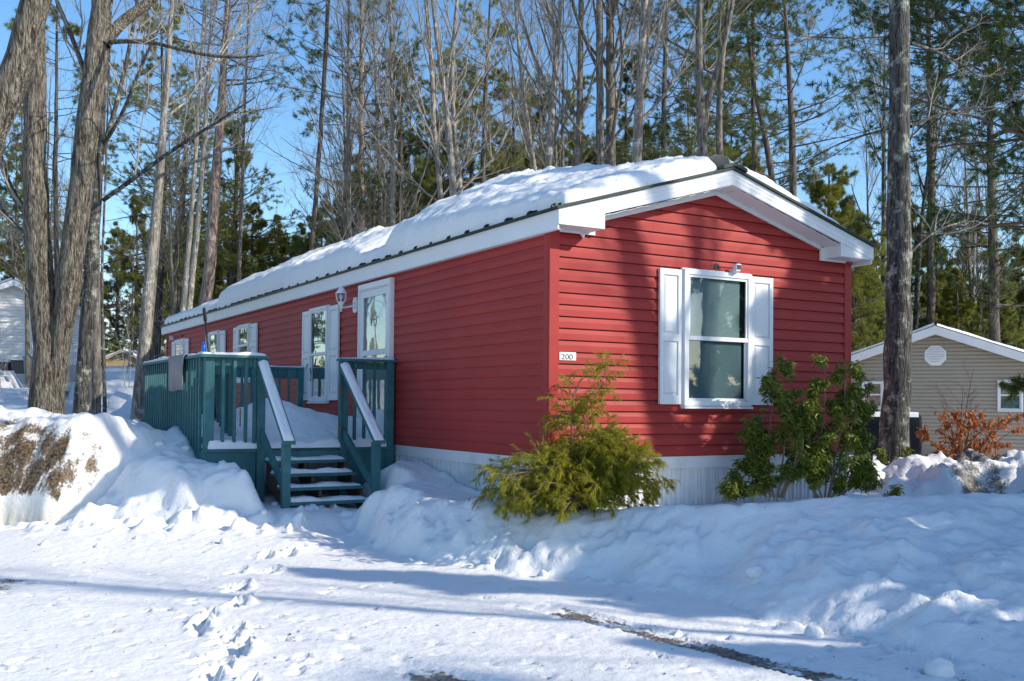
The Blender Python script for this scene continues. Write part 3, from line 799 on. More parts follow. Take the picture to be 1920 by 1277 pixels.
# ---- security cameras with their wall discs
def sec_cam(fn, u, z, du, name='security_camera'):
    c = empty(name, (0, 0, 0), 0, house)
    mb = MB(fn); mb.tube([(u, .018, z), (u, .03, z)], .038, 14); mb.build('mount', BLACK, c)
    mb = MB(fn); mb.tube([(u, .03, z), (u+du*.5, .07, z-.01), (u+du*.8, .1, z-.01)], .006, 6); mb.build('arm', BLACK, c)
    mb = MB(fn); uu = u+du
    mb.hexa([(uu-.035, .06, z-.07), (uu+.03, .075, z-.075), (uu+.03, .15, z-.05), (uu-.035, .15, z-.05),
             (uu-.03, .06, z+.01), (uu+.035, .075, z+.01), (uu+.04, .16, z+.035), (uu-.03, .16, z+.035)])
    mb.build('body', WHITE, c, bevel=.006)
    mb = MB(fn); mb.box((uu-.02, .158, z-.025), (uu+.028, .163, z+.022)); mb.build('lens', BLACK, c)
    mb = MB(fn); mb.tube([(uu-.02, .09, z-.07), (uu-.05, .085, z-.12), (uu-.12, .08, z-.10), (uu-.2, .078, z-.03), (uu-.24, .077, z+.0)], .0025, 4); mb.build('cable', BLACK, c)
sec_cam(fnG, 2.16, 3.04, .2)
sec_cam(fnL, 16.4, 3.08, .8)
# ---- little hook below the left return, small vent on frieze
mb = MB(); mb.prism([(.32, -.06, 3.235), (.37, -.06, 3.235), (.37, -.06, 3.19), (.355, -.06, 3.19)], (0, .02, 0)); mb.build('trim_end', WHITE, house)

# ------------------------------------------------------------------ deck
deck = empty('deck', (HX, HY, 0), YAW)
tag(deck, 'teal painted wooden deck with slatted railings and open snowy steps', 'deck')
DX, DY0, DY1, DZ, RZ = -2.48, 3.78, 7.45, .93, 2.07
for k in range(24):
    pass
mb = MB()
y = DY0+.01
while y < DY1-.1: mb.box((DX+.02, y, DZ-.03), (-.03, y+.135, DZ)); y += .143
mb.build('deck_boards', TEAL, deck)
for nm, p0, p1 in (('front_skirt', (DX, DY0-.03, .0), (-1.87, DY0, DZ-.005)), ('front_skirt', (-.70, DY0-.03, .0), (-.03, DY0, DZ-.005)),
                   ('side_skirt', (DX-.03, DY0-.03, .5), (DX, DY1, DZ-.035)), ('rim_board', (-1.87, DY0-.025, DZ-.16), (-.70, DY0, DZ-.034))):
    mb = MB(); mb.box(p0, p1); mb.build(nm, TEAL, deck, bevel=.004)
for xa_, xb_ in ((DX-.035, -1.87), (-.70, -.03)):
    mb = MB(); mb.box((xa_, DY0-.06, DZ-.034), (xb_, DY0-.0, DZ+.002)); mb.build('nosing', TEAL, deck, bevel=.004)

def post(x, y, z0, z1, w=.09):
    mb = MB(); mb.box((x-w/2, y-w/2, z0), (x+w/2, y+w/2, z1)); return mb.build('post', TEAL, deck, bevel=.004)
def baluster(x, y, z0, z1, w=.038):
    mb = MB(); mb.box((x-w/2, y-w/2, z0), (x+w/2, y+w/2, z1)); return mb.build('baluster', TEAL, deck, bevel=.002)
def rail_cap(p0, p1, name='top_rail'):
    mb = MB(); mb.box(p0, p1); return mb.build(name, TEAL, deck, bevel=.004)
# long side: slats nailed to the outside run from the top rail down past the floor
post(DX+.055, DY0+.05, .2, RZ-.035, .11); post(DX+.045, DY1-.045, .2, RZ-.035); post(DX+.045, 5.62, .2, RZ-.035)
rail_cap((DX-.07, DY0-.07, RZ-.035), (DX+.09, DY1+.04, RZ))
rail_cap((DX+.002, DY0+.11, RZ-.13), (DX+.04, DY1-.1, RZ-.037), 'under_rail')
rail_cap((DX+.002, DY0+.11, DZ+.06), (DX+.04, DY1-.1, DZ+.14), 'low_rail')
y = DY0+.17; k = 0
while y < DY1-.03:
    if True: baluster(DX-.0195, y, .84, RZ-.037, .037)
    y += .142
# front-left bay
post(-1.81, DY0+.0, .25, RZ-.035, .10); 
rail_cap((DX+.092, DY0-.07, RZ-.034), (-1.72, DY0+.07, RZ-.001))
rail_cap((DX+.115, DY0+.021, RZ-.13), (-1.865, DY0+.055, RZ-.037), 'under_rail')
for x in (-2.27, -2.13, -1.99, -1.885): baluster(x, DY0+.0, DZ+.03, RZ-.037)
# front-right bay
post(-.735, DY0+.0, .25, RZ-.035, .10); post(-.10, DY0+.0, .25, RZ-.035, .10)
rail_cap((-.81, DY0-.07, RZ-.034), (-.02, DY0+.07, RZ-.001))
rail_cap((-.68, DY0+.021, RZ-.13), (-.155, DY0+.055, RZ-.037), 'under_rail')
for x in (-.58, -.45, -.31): baluster(x, DY0+.0, DZ+.03, RZ-.037)
baluster(-.79, DY0-.055, 1.0, RZ-.2, .03)
for z in (1.12, 1.62):
    mb = MB(); mb.box((-.81, DY0-.075, z), (-.797, DY0-.045, z+.08)); mb.lathe([(.006, 0), (.006, .08)], (-.812, DY0-.06, z), 6)
    mb.build('hinge', mat('rusty_brass', (.35, .13, .05), .5, metal=.6), deck)
# far end
post(-.10, DY1-.045, .25, RZ-.035); 
rail_cap((DX+.092, DY1-.09, RZ-.034), (-.02, DY1+.04, RZ-.001))
rail_cap((DX+.1, DY1-.075, RZ-.18), (-.15, DY1-.04, RZ-.037), 'under_rail')
x = DX+.22
while x < -.2: baluster(x, DY1-.1, DZ+.03, RZ-.04); x += .15
# open gate leaf folded back inside the left bay
g = empty('gate', (0, 0, 0), 0, deck)
mb = MB(); mb.box((-2.12, 4.05, 1.02), (-2.06, 4.10, 1.95)); mb.box((-2.12, 5.0, 1.02), (-2.06, 5.05, 1.95)); mb.box((-2.115, 4.1, 1.85), (-2.07, 5.0, 1.95)); mb.box((-2.115, 4.1, 1.06), (-2.07, 5.0, 1.14))
for yy in (4.22, 4.36, 4.5, 4.64, 4.78, 4.9): mb.box((-2.12, yy, 1.14), (-2.085, yy+.04, 1.85))
mb.build('gate_frame', TEAL, g, bevel=.003)
mb = MB(); mb.tube([(-2.02, 4.06, 1.2), (-1.98, 4.06, 1.2), (-1.98, 4.06, 1.42), (-2.05, 4.06, 1.42)], .008, 6); mb.build('handle', mat('dull_brass', (.3, .22, .1), .4, metal=.8), g)

# steps
SX0, SX1 = -1.76, -.78
treads = [(3.52, .79), (3.25, .645), (2.98, .50), (2.72, .355), (2.46, .215)]
st = empty('steps', (0, 0, 0), 0, deck)
for i, (y, z) in enumerate(treads):
    mb = MB(); mb.box((SX0+.0, y, z-.035), (SX1+.03*(i > 0)-.06*(i == 3)-.1*(i == 4), y+.28, z)); mb.build('tread', TEAL, st, bevel=.004)
WOOD = mat('weathered_wood', (.10, .055, .032), .8, bump=(30, .4, .005), vary=(5, .3))
for x in (SX0+.03, (SX0+SX1)/2-.05, SX1-.02):
    mb = MB(); poly = []
    for y, z in treads[::-1]: poly += [(x, y+.005, z-.036-.0), ]
    poly = [(x, 2.47, .12)]
    for y, z in treads[::-1]: poly += [(x, y+.03, z-.17), (x, y+.03, z-.036), (x, y+.27, z-.036)]
    poly += [(x, 3.77, .75), (x, 3.77, .55), (x, 2.75, .0)]
    mb.prism(poly, (.038, 0, 0)); mb.build('stringer', WOOD, st)
# snow on each tread (stuff that lies there)
def snow_strip(x0, x1, y0, y1, z, th, seed, nm='tread_snow', ends=.03):
    nx, ny = max(8, int((x1-x0)/.018)), max(6, int((y1-y0)/.018))
    ax = np.linspace(x0, x1, nx); ay = np.linspace(y0, y1, ny)
    X, Y = np.meshgrid(ax, ay, indexing='ij')
    e = np.minimum(np.minimum(X-x0, x1-X), np.minimum(Y-y0, y1-Y))
    T = th*np.sqrt(np.clip(1-(1-np.clip(e/ends, 0, 1))**2, 0, 1))*(1+1.1*fbm(X, Y, 3.5, 3, seed)) + 0
    T = np.maximum(T, .001)
    wig = fbm(X, Y*0+seed, 4, 3, seed+2)*.02*np.clip((Y-(y0+y1)/2)/(y1-y0)*-2, 0, 1)
    V = np.concatenate([np.stack([X, Y+wig, z+T], -1).reshape(-1, 3), np.stack([X, Y+wig, z+0*T], -1).reshape(-1, 3)])
    Fs = grid_faces(nx, ny)
    return V, np.concatenate([Fs, Fs[:, ::-1]+nx*ny])
def place_snow(parts, label, name='snow_cover'):
    V, Fc, o = [], [], 0
    for v, f in parts: V.append(v); Fc.append(f+o); o += len(v)
    ob = obj(name, np_mesh(name, np.concatenate(V), np.concatenate(Fc), True), SNOW)
    ob.location = (HX, HY, 0); ob.rotation_euler = (0, 0, YAW)
    return tag(ob, label, 'snow', kind='stuff')
parts = [snow_strip(SX0, SX1, y+.035, y+.275, z+.001, .03+.012*(i % 2), 40+i, ends=.05) for i, (y, z) in enumerate(treads)]
place_snow(parts, 'thin trampled snow on the teal step treads')
place_snow([snow_strip(DX-.06, DX+.08, DY0-.06, 4.5, RZ+.001, .03, 3, ends=.04), snow_strip(DX-.06, DX+.08, 5.46, DY1+.03, RZ+.001, .035, 4, ends=.04),
            snow_strip(DX+.07, -1.75, DY0-.06, DY0+.06, RZ, .035, 5, ends=.05), snow_strip(-.79, -.04, DY0-.06, DY0+.06, RZ, .022, 6, ends=.04),
            snow_strip(DX+.12, -.05, DY1-.08, DY1+.03, RZ, .015, 7, ends=.03)], 'narrow snow caps along the teal deck rail tops')
# snow heaped on the deck floor
ax = np.linspace(DX+.03, -.04, 130); ay = np.linspace(DY0-.05, DY1-.12, 190)
X, Y = np.meshgrid(ax, ay, indexing='ij')
e = np.minimum(np.minimum(X-ax[0], ax[-1]-X)/.06, np.minimum(Y-ay[0], ay[-1]-Y)/.09)
e = np.sqrt(np.clip(1-(1-np.clip(e, 0, 1))**2, 0, 1))
h = .11 + .24*ss(DY0+.1, DY0+1.2, Y) + .24*np.exp(-((X+1.25)/.55)**2-((Y-5.0)/.6)**2) - .05*np.exp(-((X+1.3)/.45)**2)*ss(DY0+.75, DY0+.1, Y)
h = h*(1-.75*ss(-.85, -.55, X)*ss(DY0+.75, DY0+.3, Y)*0) + fbm(X, Y, 2.2, 4, 61)*.07 + fbm(X, Y, 9, 2, 65)*.012
h = np.maximum(h*e, .002)
Vt = np.stack([X, Y, DZ+.003+h], -1).reshape(-1, 3); Vb = np.stack([X, Y, DZ+.003+0*h], -1).reshape(-1, 3)
Ft = grid_faces(130, 190)
place_snow([(np.concatenate([Vt, Vb]), np.concatenate([Ft, Ft[:, ::-1]+130*190]))], 'deep drifted snow covering the deck floor behind the railings', 'deck_snow')

# stair handrails with snow on them
for x, zt_, tag_ in ((-1.80, 1.97, 'l'), (-.745, 1.97, 'r')):
    yl = 2.78 if x < -1 else 2.66
    post(x+.0, yl, .05, 1.04, .09)
    y0_, z0_, y1_, z1_ = yl-.12, 1.02, DY0-.045, 1.965
    mb = MB(); mb.hexa([(x-.075, y0_, z0_), (x+.075, y0_, z0_), (x+.075, y1_, z1_), (x-.075, y1_, z1_), (x-.075, y0_, z0_+.035), (x+.075, y0_, z0_+.035), (x+.075, y1_, z1_+.035), (x-.075, y1_, z1_+.035)])
    mb.build('handrail', TEAL, deck, bevel=.004)
    mb = MB()
    for (dz, hh) in ((-.125, .115),):
        mb.hexa([(x-.019, yl+.0, z0_+dz+.1), (x+.019, yl+.0, z0_+dz+.1), (x+.019, y1_, z1_+dz), (x-.019, y1_, z1_+dz), (x-.019, yl, z0_+dz+hh+.1), (x+.019, yl, z0_+dz+hh+.1), (x+.019, y1_, z1_+dz+hh), (x-.019, y1_, z1_+dz+hh)])
    mb.build('rail_board', TEAL, deck, bevel=.003)
    mb = MB(); mb.hexa([(x-.02, yl+.02, .42), (x+.02, yl+.02, .42), (x+.02, y1_, 1.06), (x-.02, y1_, 1.06), (x-.02, yl+.02, .55), (x+.02, yl+.02, .55), (x+.02, y1_, 1.19), (x-.02, y1_, 1.19)])
    mb.build('lower_rail', TEAL, deck, bevel=.003)
    n, w = 60, 12
    S_, W_ = np.meshgrid(np.linspace(0, 1, n), np.linspace(-1, 1, w), indexing='ij')
    T = .045*np.sqrt(np.clip(1-W_**2, 0, 1))**.7*np.sqrt(np.clip(1-(1-np.clip(np.minimum(S_, 1-S_)/.03, 0, 1))**2, 0, 1))*(1+.4*fbm(S_*4, W_, 2, 2, 9))+.001
    Xs = x+W_*.062; Ys = y0_+.01+(y1_-y0_-.02)*S_; Zs = z0_+.036+(z1_-z0_)*((Ys-y0_)/(y1_-y0_))
    Vv = np.concatenate([np.stack([Xs, Ys, Zs+T], -1).reshape(-1, 3), np.stack([Xs, Ys, Zs], -1).reshape(-1, 3)]); Fc = grid_faces(n, w)
    o = obj('rail_snow', np_mesh('rail_snow', Vv, np.concatenate([Fc, Fc[:, ::-1]+n*w]), True), SNOW)
    o.location = (HX, HY, 0); o.rotation_euler = (0, 0, YAW)
    tag(o, 'strip of snow on the sloping left handrail of the steps' if x < -1 else 'strip of snow on the sloping right handrail beside the long wall', 'snow')

# grey rug hanging over the long rail
rg = empty('hanging_rug', (HX, HY, 0), YAW)
tag(rg, 'grey rug hung over the long teal deck railing', 'rug')
prof = [(DX+.115, 1.86), (DX+.112, 1.96), (DX+.10, RZ+.005), (DX+.085, RZ+.022), (DX+.0, RZ+.022), (DX-.07, RZ+.02), (DX-.088, RZ+.0), (DX-.092, 1.95), (DX-.09, 1.8), (DX-.085, 1.7), (DX-.08, 1.64)]
n = 24; V = []
for i, (x, z) in enumerate(prof):
    for j in range(n+1):
        t = j/n; wv = .008*math.sin(t*9+i*.3)*(1 if i > 6 else .3) + .006*math.sin(t*23)
        V.append((x-wv if i > 6 else x, 4.54+.9*t+(.02*math.sin(i*.8) if j in (0, n) else 0), z+(.01*math.sin(t*7) if i in (0, len(prof)-1) else 0)))
V = np.array(V); Fc = grid_faces(len(prof), n+1)
o = obj('rug_cloth', np_mesh('rug_cloth', V, Fc, True), mat('grey_pile', (.27, .255, .26), .95, bump=(160, .6, .004), vary=(2.5, .15)), rg)
so = o.modifiers.new('thick', 'SOLIDIFY'); so.thickness = .012

# snow rake / shovel pole leaning on the rail, and a blue bottle on the rail corner
pole = empty('long_pole', (0, 0, 0))
tag(pole, 'long thin black pole leaning behind the deck corner up towards the eave', 'pole')
a = pt(405, 792, 12.55); b = pt(381, 594, 12.75); a.z = max(a.z, 1.0)
mb = MB(); mb.tube([a, a.lerp(b, .3), a.lerp(b, .7), b], [.016, .015, .014, .013], 8); mb.build('shaft', BLACK, pole, smooth=True)
c = b+(b-a).normalized()*.05
mb = MB(); mb.tube([b-(b-a).normalized()*.12, b, c], [.021, .022, .018], 10); mb.build('grip', mat('black_foam', (.02, .02, .02), .9), pole, smooth=True)
bl = empty('bottle', h2w(DX+.045, DY0+.30, RZ+.012))
tag(bl, 'small blue plastic bottle standing on the deck rail corner', 'bottle')
BLUE = mat('blue_plastic', (.01, .11, .62), .3)
mb = MB(); mb.lathe([(.001, 0), (.026, 0), (.028, .01), (.028, .085), (.024, .105), (.014, .12), (.013, .135)], (0, 0, 0), 14); mb.build('body', BLUE, bl, smooth=True)
mb = MB(); mb.lathe([(.014, .133), (.015, .155), (.001, .158)], (0, 0, 0), 12); mb.build('cap', BLUE, bl)
# black metal S-hook on the deck end
hk = MB(); P_ = [(-.12+.0, 7.30, 2.0), (-.12, 7.22, 2.06), (-.12, 7.12, 2.02), (-.12, 7.1, 1.9), (-.12, 7.06, 1.78), (-.12, 7.0, 1.8)]
o = empty('plant_hook', (HX, HY, 0), YAW); tag(o, 'black curled metal hook sticking out by the tall window shutter', 'hook')
mb = MB(); mb.tube([(-.03, 7.36, 1.93), (-.05, 7.28, 2.05), (-.06, 7.15, 2.12), (-.07, 7.02, 2.08), (-.07, 6.96, 1.96), (-.07, 6.98, 1.86), (-.07, 7.05, 1.83), (-.07, 7.1, 1.88)], .008, 6)
mb.build('rod', BLACK, o, smooth=True)

# ------------------------------------------------------------------ neighbouring buildings
def simple_house(nm, loc, rz, W, L, zw, pitch, wallm, trimm, roofm, label, ov=.35, siding_h=.115, z0=0.0, snow=.08, fas=.2, seed=1, cat='house'):
    h = empty(nm, loc, rz); tag(h, label, cat)
    m2 = W/2; top = lambda d: zw+pitch*(m2-d)
    siding('gable_wall', lambda u, d, z: (u-m2, -d, z), 0, W, top(0), lambda z: (max(0, m2-(top(0)-z)/pitch), min(W, m2+(top(0)-z)/pitch)), siding_h, z0, wallm, h)
    siding('side_wall', lambda u, d, z: (-m2-d, u, z), 0, L, zw, None, siding_h, z0, wallm, h)
    siding('side_wall', lambda u, d, z: (m2+d, u, z), 0, L, zw, None, siding_h, z0, wallm, h)
    mb = MB(); mb.box((-m2+.01, .01, -1), (m2-.01, L, zw)); mb.prism([(-m2+.02, .01, zw+.002), (m2-.02, .01, zw+.002), (0, .01, top(0)-.01)], (0, L, 0)); mb.build('wall_core', wallm, h)
    for s in (-1, 1):
        e = m2+ov; tp = lambda d: top(d)+.07
        mb = MB(); mb.hexa([(0, -ov, tp(0)), (s*e, -ov, tp(e)), (s*e, L+ov, tp(e)), (0, L+ov, tp(0)), (0, -ov, tp(0)+.05), (s*e, -ov, tp(e)+.05), (s*e, L+ov, tp(e)+.05), (0, L+ov, tp(0)+.05)]); mb.build('roof', roofm, h)
        mb = MB(); mb.hexa([(0, -ov-.01, tp(0)-fas), (s*e, -ov-.01, tp(e)-fas), (s*e, -ov+.02, tp(e)-fas), (0, -ov+.02, tp(0)-fas), (0, -ov-.01, tp(0)+.02), (s*e, -ov-.01, tp(e)+.02), (s*e, -ov+.02, tp(e)+.02), (0, -ov+.02, tp(0)+.02)])
        mb.box((min(s*e, s*e-s*.02), -ov+.021, tp(e)-fas*.8), (max(s*e, s*e-s*.02), L+ov, tp(e)+.0)); mb.build('fascia', trimm, h)
        if snow:
            n1, n2 = 30, 60
            A, B = np.meshgrid(np.linspace(.05, e-.04, n1), np.linspace(-ov+.02, (L+ov)*.98, n2), indexing='ij')
            ed = np.minimum(np.minimum((e-.04)-A, B+ov-.02)/.12, 1)
            th = snow*np.sqrt(np.clip(1-(1-np.clip(ed, 0, 1))**2, 0, 1))*(1+fbm(A, B, 1.2, 3, seed+s)*.7)
            Vv = np.stack([s*A, B, tp(0)-pitch*A+.053+th], -1).reshape(-1, 3); Vb = np.stack([s*A, B, tp(0)-pitch*A+.053+0*th], -1).reshape(-1, 3); Fc = grid_faces(n1, n2)
            o = obj('roof_snow', np_mesh('roof_snow', np.concatenate([Vv, Vb]), np.concatenate([Fc, Fc[:, ::-1]+n1*n2]), True), SNOW, h)
    return h, top

TAN = mat('tan_vinyl', (.36, .31, .245), .6, vary=(2, .05))
GREYROOF = mat('grey_shingle', (.17, .165, .16), .9, bump=(12, .5, .01), vary=(6, .2))
pk = pt(1752, 597, 31.0); gz = tz(pk.x, 31)
nh, top = simple_house('neighbour_house', (pk.x, 31, gz), -.42, 5.3, 9.5, pk.z-.13-gz-.36*2.65, .36, TAN, WHITE, GREYROOF,
                       'tan-sided house with an octagonal white gable vent, behind the big right-hand trunk', fas=.24, z0=.25, seed=5, snow=.07)
# octagonal vent
mb = MB(); v = empty('gable_vent', (0, 0, 0), 0, nh)
cz = top(0)-.80
R0, R1 = .33, .26
mb.prism([(R0*math.cos(math.pi/8+k*math.pi/4), -.02, cz+R0*math.sin(math.pi/8+k*math.pi/4)) for k in range(8)], (0, -.03, 0)); mb.build('frame', WHITE, v)
mb = MB()
for k in range(9):
    z = cz-.21+k*.052; w = min(R1-.01, (R1*1.25-abs(z-cz)))
    mb.hexa([(-w, -.062, z), (w, -.062, z), (w, -.051, z+.01), (-w, -.051, z+.01), (-w, -.075, z+.012), (w, -.075, z+.012), (w, -.052, z+.036), (-w, -.052, z+.036)])
mb.build('louvre', WHITE, v)
fnN = lambda u, d, z: (u, -d, z)
zc_ = pt(1880, 727, 31).z-gz
window(nh, fnN, 1.72, 2.38, zc_-.46, zc_+.46, zc_+.0, fw=.05, up=BLIND, low=SCREEN)
window(nh, fnN, -2.12, -1.5, zc_-.42, zc_+.42, zc_+.0, fw=.05, up=CURT, low=CURT)
# oil tank
TK = empty('oil_tank', pt(1640, 850, 28.6), -.3); TK.location.z = tz(TK.location.x, 28.6)
tag(TK, 'black upright-oval oil tank with snow on top, half hidden by the big trunk', 'oil tank')
BLKP = mat('black_paint', (.010, .012, .016), .7, spec=.1)
mb = MB(); n = 24
def obr(k, n, w, h, zc):   # vertical obround outline
    a = 2*math.pi*k/n; return (w*math.cos(a), zc+w*math.sin(a)+(h/2-w)*(1 if math.sin(a) >= 0 else -1))
pr = []
for x, s in ((-.3, .8), (-.26, .96), (-.2, 1), (1.15, 1), (1.21, .96), (1.25, .8)):
    pr.append([(x, obr(k, n, .34*s, 1.12*(1-(1-s)*.35), .75)[0], obr(k, n, .34*s, 1.12*(1-(1-s)*.35), .75)[1]) for k in range(n)])
vs = [p for r in pr for p in r]; fs = [(i*n+j, i*n+(j+1) % n, (i+1)*n+(j+1) % n, (i+1)*n+j) for i in range(5) for j in range(n)]+[tuple(range(n-1, -1, -1)), tuple(5*n+j for j in range(n))]
mb.add(vs, fs); mb.build('tank', BLKP, TK, smooth=True)
for x in (-.05, 1.0):
    for y in (-.28, .28): mb = MB(); mb.tube([(x, y, -.1), (x, y*.8, .35)], .025, 8); mb.build('leg', BLKP, TK)
mb = MB(); mb.tube([(.1, 0, 1.28), (.1, 0, 1.45)], .03, 8); mb.build('fill_pipe', BLKP, TK)
V_, F_ = [], []
A, B = np.meshgrid(np.linspace(-.22, 1.17, 20), np.linspace(-.21, .21, 12), indexing='ij')
Zt = 1.31-(.34-np.sqrt(np.clip(.34**2-B**2, 0, 1))) ; th = .07*np.sqrt(np.clip(1-(B/.21)**2, 0, 1))
o = obj('tank_snow', np_mesh('tank_snow', np.concatenate([np.stack([A, B, Zt+th], -1).reshape(-1, 3), np.stack([A, B, Zt-.03], -1).reshape(-1, 3)]), np.concatenate([grid_faces(20, 12), grid_faces(20, 12)[:, ::-1]+240]), True), SNOW)
o.location = TK.location; o.rotation_euler = TK.rotation_euler; tag(o, 'rounded strip of snow on top of the black oil tank', 'snow')

WSID = mat('pale_vinyl', (.76, .75, .73), .6, vary=(1, .05))
pk = pt(22, 540, 42); gz = pt(60, 702, 42).z
wh, top = simple_house('neighbour_house', (pk.x, 42, gz), .46, 6.0, 12, pk.z-.12-gz-.44*3, .44, WSID, WHITE, GREYROOF,
                       'pale clapboard house on the rise behind the left-hand trunks', fas=.22, z0=.12, siding_h=.13, seed=9, snow=.1)
mb = MB()
mb.box((-3, -.03, -.6), (3, 0, .12)); mb.build('foundation', mat('concrete', (.45, .44, .42), .9), wh)
for k, (px, w, hgt, c, lb) in enumerate([(10, .45, .3, (.1, .1, .1), 'dark low tub at the foot of the pale house, nearest the photo edge'), (38, .55, .38, (.06, .06, .06), 'dark square planter between the tub and the grey bin'), (60, .55, .55, (.24, .26, .27), 'grey plastic bin against the pale house by the forked trunk')]):
    p = pt(px, 711, 40.6); zz = tz(p.x, 40.6)
    b_ = empty('storage_bin', (p.x, 40.6, p.z), .1*k); tag(b_, lb, 'bin')
    M_ = mat('bin_%d' % k, c, .6)
    mb = MB(); hw = w/2; mb.hexa([(-hw*.85, -.25, -.1), (hw*.85, -.25, -.1), (hw*.85, .25, -.1), (-hw*.85, .25, -.1), (-hw, -.3, hgt), (hw, -.3, hgt), (hw, .3, hgt), (-hw, .3, hgt)]); mb.build('body', M_, b_, bevel=.02)
    mb = MB(); mb.box((-hw-.03, -.33, hgt), (hw+.03, .33, hgt+.05)); mb.build('lid', M_, b_, bevel=.015)
    V, Fc = snow_strip(-hw, hw, -.3, .3, hgt+.05, .07, k, ends=.1); obj('snow_cap', np_mesh('snow_cap', V, Fc, True), SNOW, b_)
p = pt(230, 668, 60); g = max(pt(225, 716, 60).z, tz(pt(225, 716, 60).x, 60))
YEL = mat('tan_shed_board', (.50, .37, .20), .7, bump=(20, .2, .01))
sh, top = simple_house('shed', (p.x, 60, g), .12, 2.1, 3, p.z-.1-g-.5*1.05, .5, YEL, mat('cream_trim', (.6, .5, .33), .6), GREYROOF,
                       'small tan gable-roofed shed in the snow beyond the slim trunks', ov=.15, fas=.1, z0=-.1, seed=14, snow=.12, cat='shed')
mb = MB(); mb.box((-.1, -.03, top(0)-.5), (.1, -.02, top(0)-.3)); mb.build('gable_window', DARKIN, sh)
mb = MB(); mb.box((-.012, -.045, top(0)-.5), (.012, -.03, top(0)-.3)); mb.box((-.1, -.045, top(0)-.41), (.1, -.031, top(0)-.39)); mb.build('muntin', WHITE, sh)
p = pt(292, 660, 64); g = max(pt(290, 712, 64).z, tz(pt(290, 712, 64).x, 64))
simple_house('shed', (p.x, 64, g), -.5, 2.6, 3.4, p.z-.1-g-.4*1.3, .4, mat('brown_board', (.22, .19, .16), .8), mat('brown_trim', (.25, .22, .19), .7), GREYROOF,
             'brown low-roofed shed showing just left of the red home', ov=.15, fas=.1, z0=-.1, seed=15, snow=.0, cat='shed')

# ------------------------------------------------------------------ trees: vectorised growth
def tubes(P, R, m):
    n, k, _ = P.shape
    T = np.gradient(P, axis=1); T /= np.linalg.norm(T, axis=2, keepdims=True)+1e-9
    ch = P[:, -1]-P[:, 0]; ch /= np.linalg.norm(ch, axis=1, keepdims=True)+1e-9
    ref = np.where(np.abs(ch[:, 2:3]) < .85, np.array([[0, 0, 1.]]), np.array([[1., 0, 0]]))[:, None, :]
    U = np.cross(T, np.broadcast_to(ref, T.shape)); U /= np.linalg.norm(U, axis=2, keepdims=True)+1e-9
    W = np.cross(T, U)
    a = np.arange(m)*2*np.pi/m
    V = P[:, :, None, :] + (U[:, :, None, :]*np.cos(a)[None, None, :, None] + W[:, :, None, :]*np.sin(a)[None, None, :, None])*R[:, :, None, None]
    b = (np.arange(n)*k*m)[:, None, None]; i = (np.arange(k-1)*m)[None, :, None]; j = np.arange(m)[None, None, :]
    j2 = (j+1) % m
    Fq = np.stack([b+i+j, b+i+j2, b+i+m+j2, b+i+m+j], -1).reshape(-1, 4)
    return V.reshape(-1, 3), Fq

def join(parts):
    V, Fc, o = [], [], 0
    for v, f in parts:
        if len(v) == 0: continue
        V.append(v); Fc.append(f+o); o += len(v)
    return np.concatenate(V), np.concatenate(Fc)

def spawn(rng, P, R, nper, tmin, tmax, lf, ang, up, k, wob, rf=.55, lmin=0, taper_t=.5, droop=0, rmin=.002):
    n, kk, _ = P.shape
    if np.isscalar(nper): idx = np.repeat(np.arange(n), nper)
    else: idx = np.repeat(np.arange(n), nper)
    t = tmin+(tmax-tmin)*rng.random(len(idx))
    s = t*(kk-1); i0 = np.minimum(s.astype(int), kk-2); f = (s-i0)[:, None]
    p0 = P[idx, i0]*(1-f)+P[idx, i0+1]*f; r0 = R[idx, i0]*(1-f[:, 0])+R[idx, i0+1]*f[:, 0]
    T = P[idx, i0+1]-P[idx, i0]; T /= np.linalg.norm(T, axis=1, keepdims=True)+1e-9
    L = np.linalg.norm(np.diff(P, axis=1), axis=2).sum(1)[idx]
    rv = rng.normal(size=T.shape); rv -= (rv*T).sum(1, keepdims=True)*T; rv /= np.linalg.norm(rv, axis=1, keepdims=True)+1e-9
    a = ang*(1+.35*rng.normal(size=len(idx)))[:, None]
    d = T*np.cos(a)+rv*np.sin(a); d[:, 2] += up; d /= np.linalg.norm(d, axis=1, keepdims=True)
    ln = np.maximum(L*lf*(1-taper_t*t)*(.65+.7*rng.random(len(idx))), lmin)
    Q = np.zeros((len(idx), k, 3)); Q[:, 0] = p0; cur = d.copy()
    for q in range(1, k):
        Q[:, q] = Q[:, q-1]+cur*(ln/(k-1))[:, None]
        cur = cur+rng.normal(size=cur.shape)*wob; cur[:, 2] += up*.35-droop; cur /= np.linalg.norm(cur, axis=1, keepdims=True)
    RR = np.maximum(r0*rf, rmin)[:, None]*np.linspace(1, .35, k)[None, :]
    return Q, RR

def smooth_line(pts, rad, n):
    pts = np.array([list(p) for p in pts], float); rad = np.array(rad, float)
    s = np.concatenate([[0], np.cumsum(np.linalg.norm(np.diff(pts, axis=0), axis=1))]); t = np.linspace(0, s[-1], n)
    P = np.stack([np.interp(t, s, pts[:, i]) for i in range(3)], -1); R = np.interp(t, s, rad)
    for _ in range(3): P[1:-1] = (P[:-2]+2*P[1:-1]+P[2:])/4
    return P, R

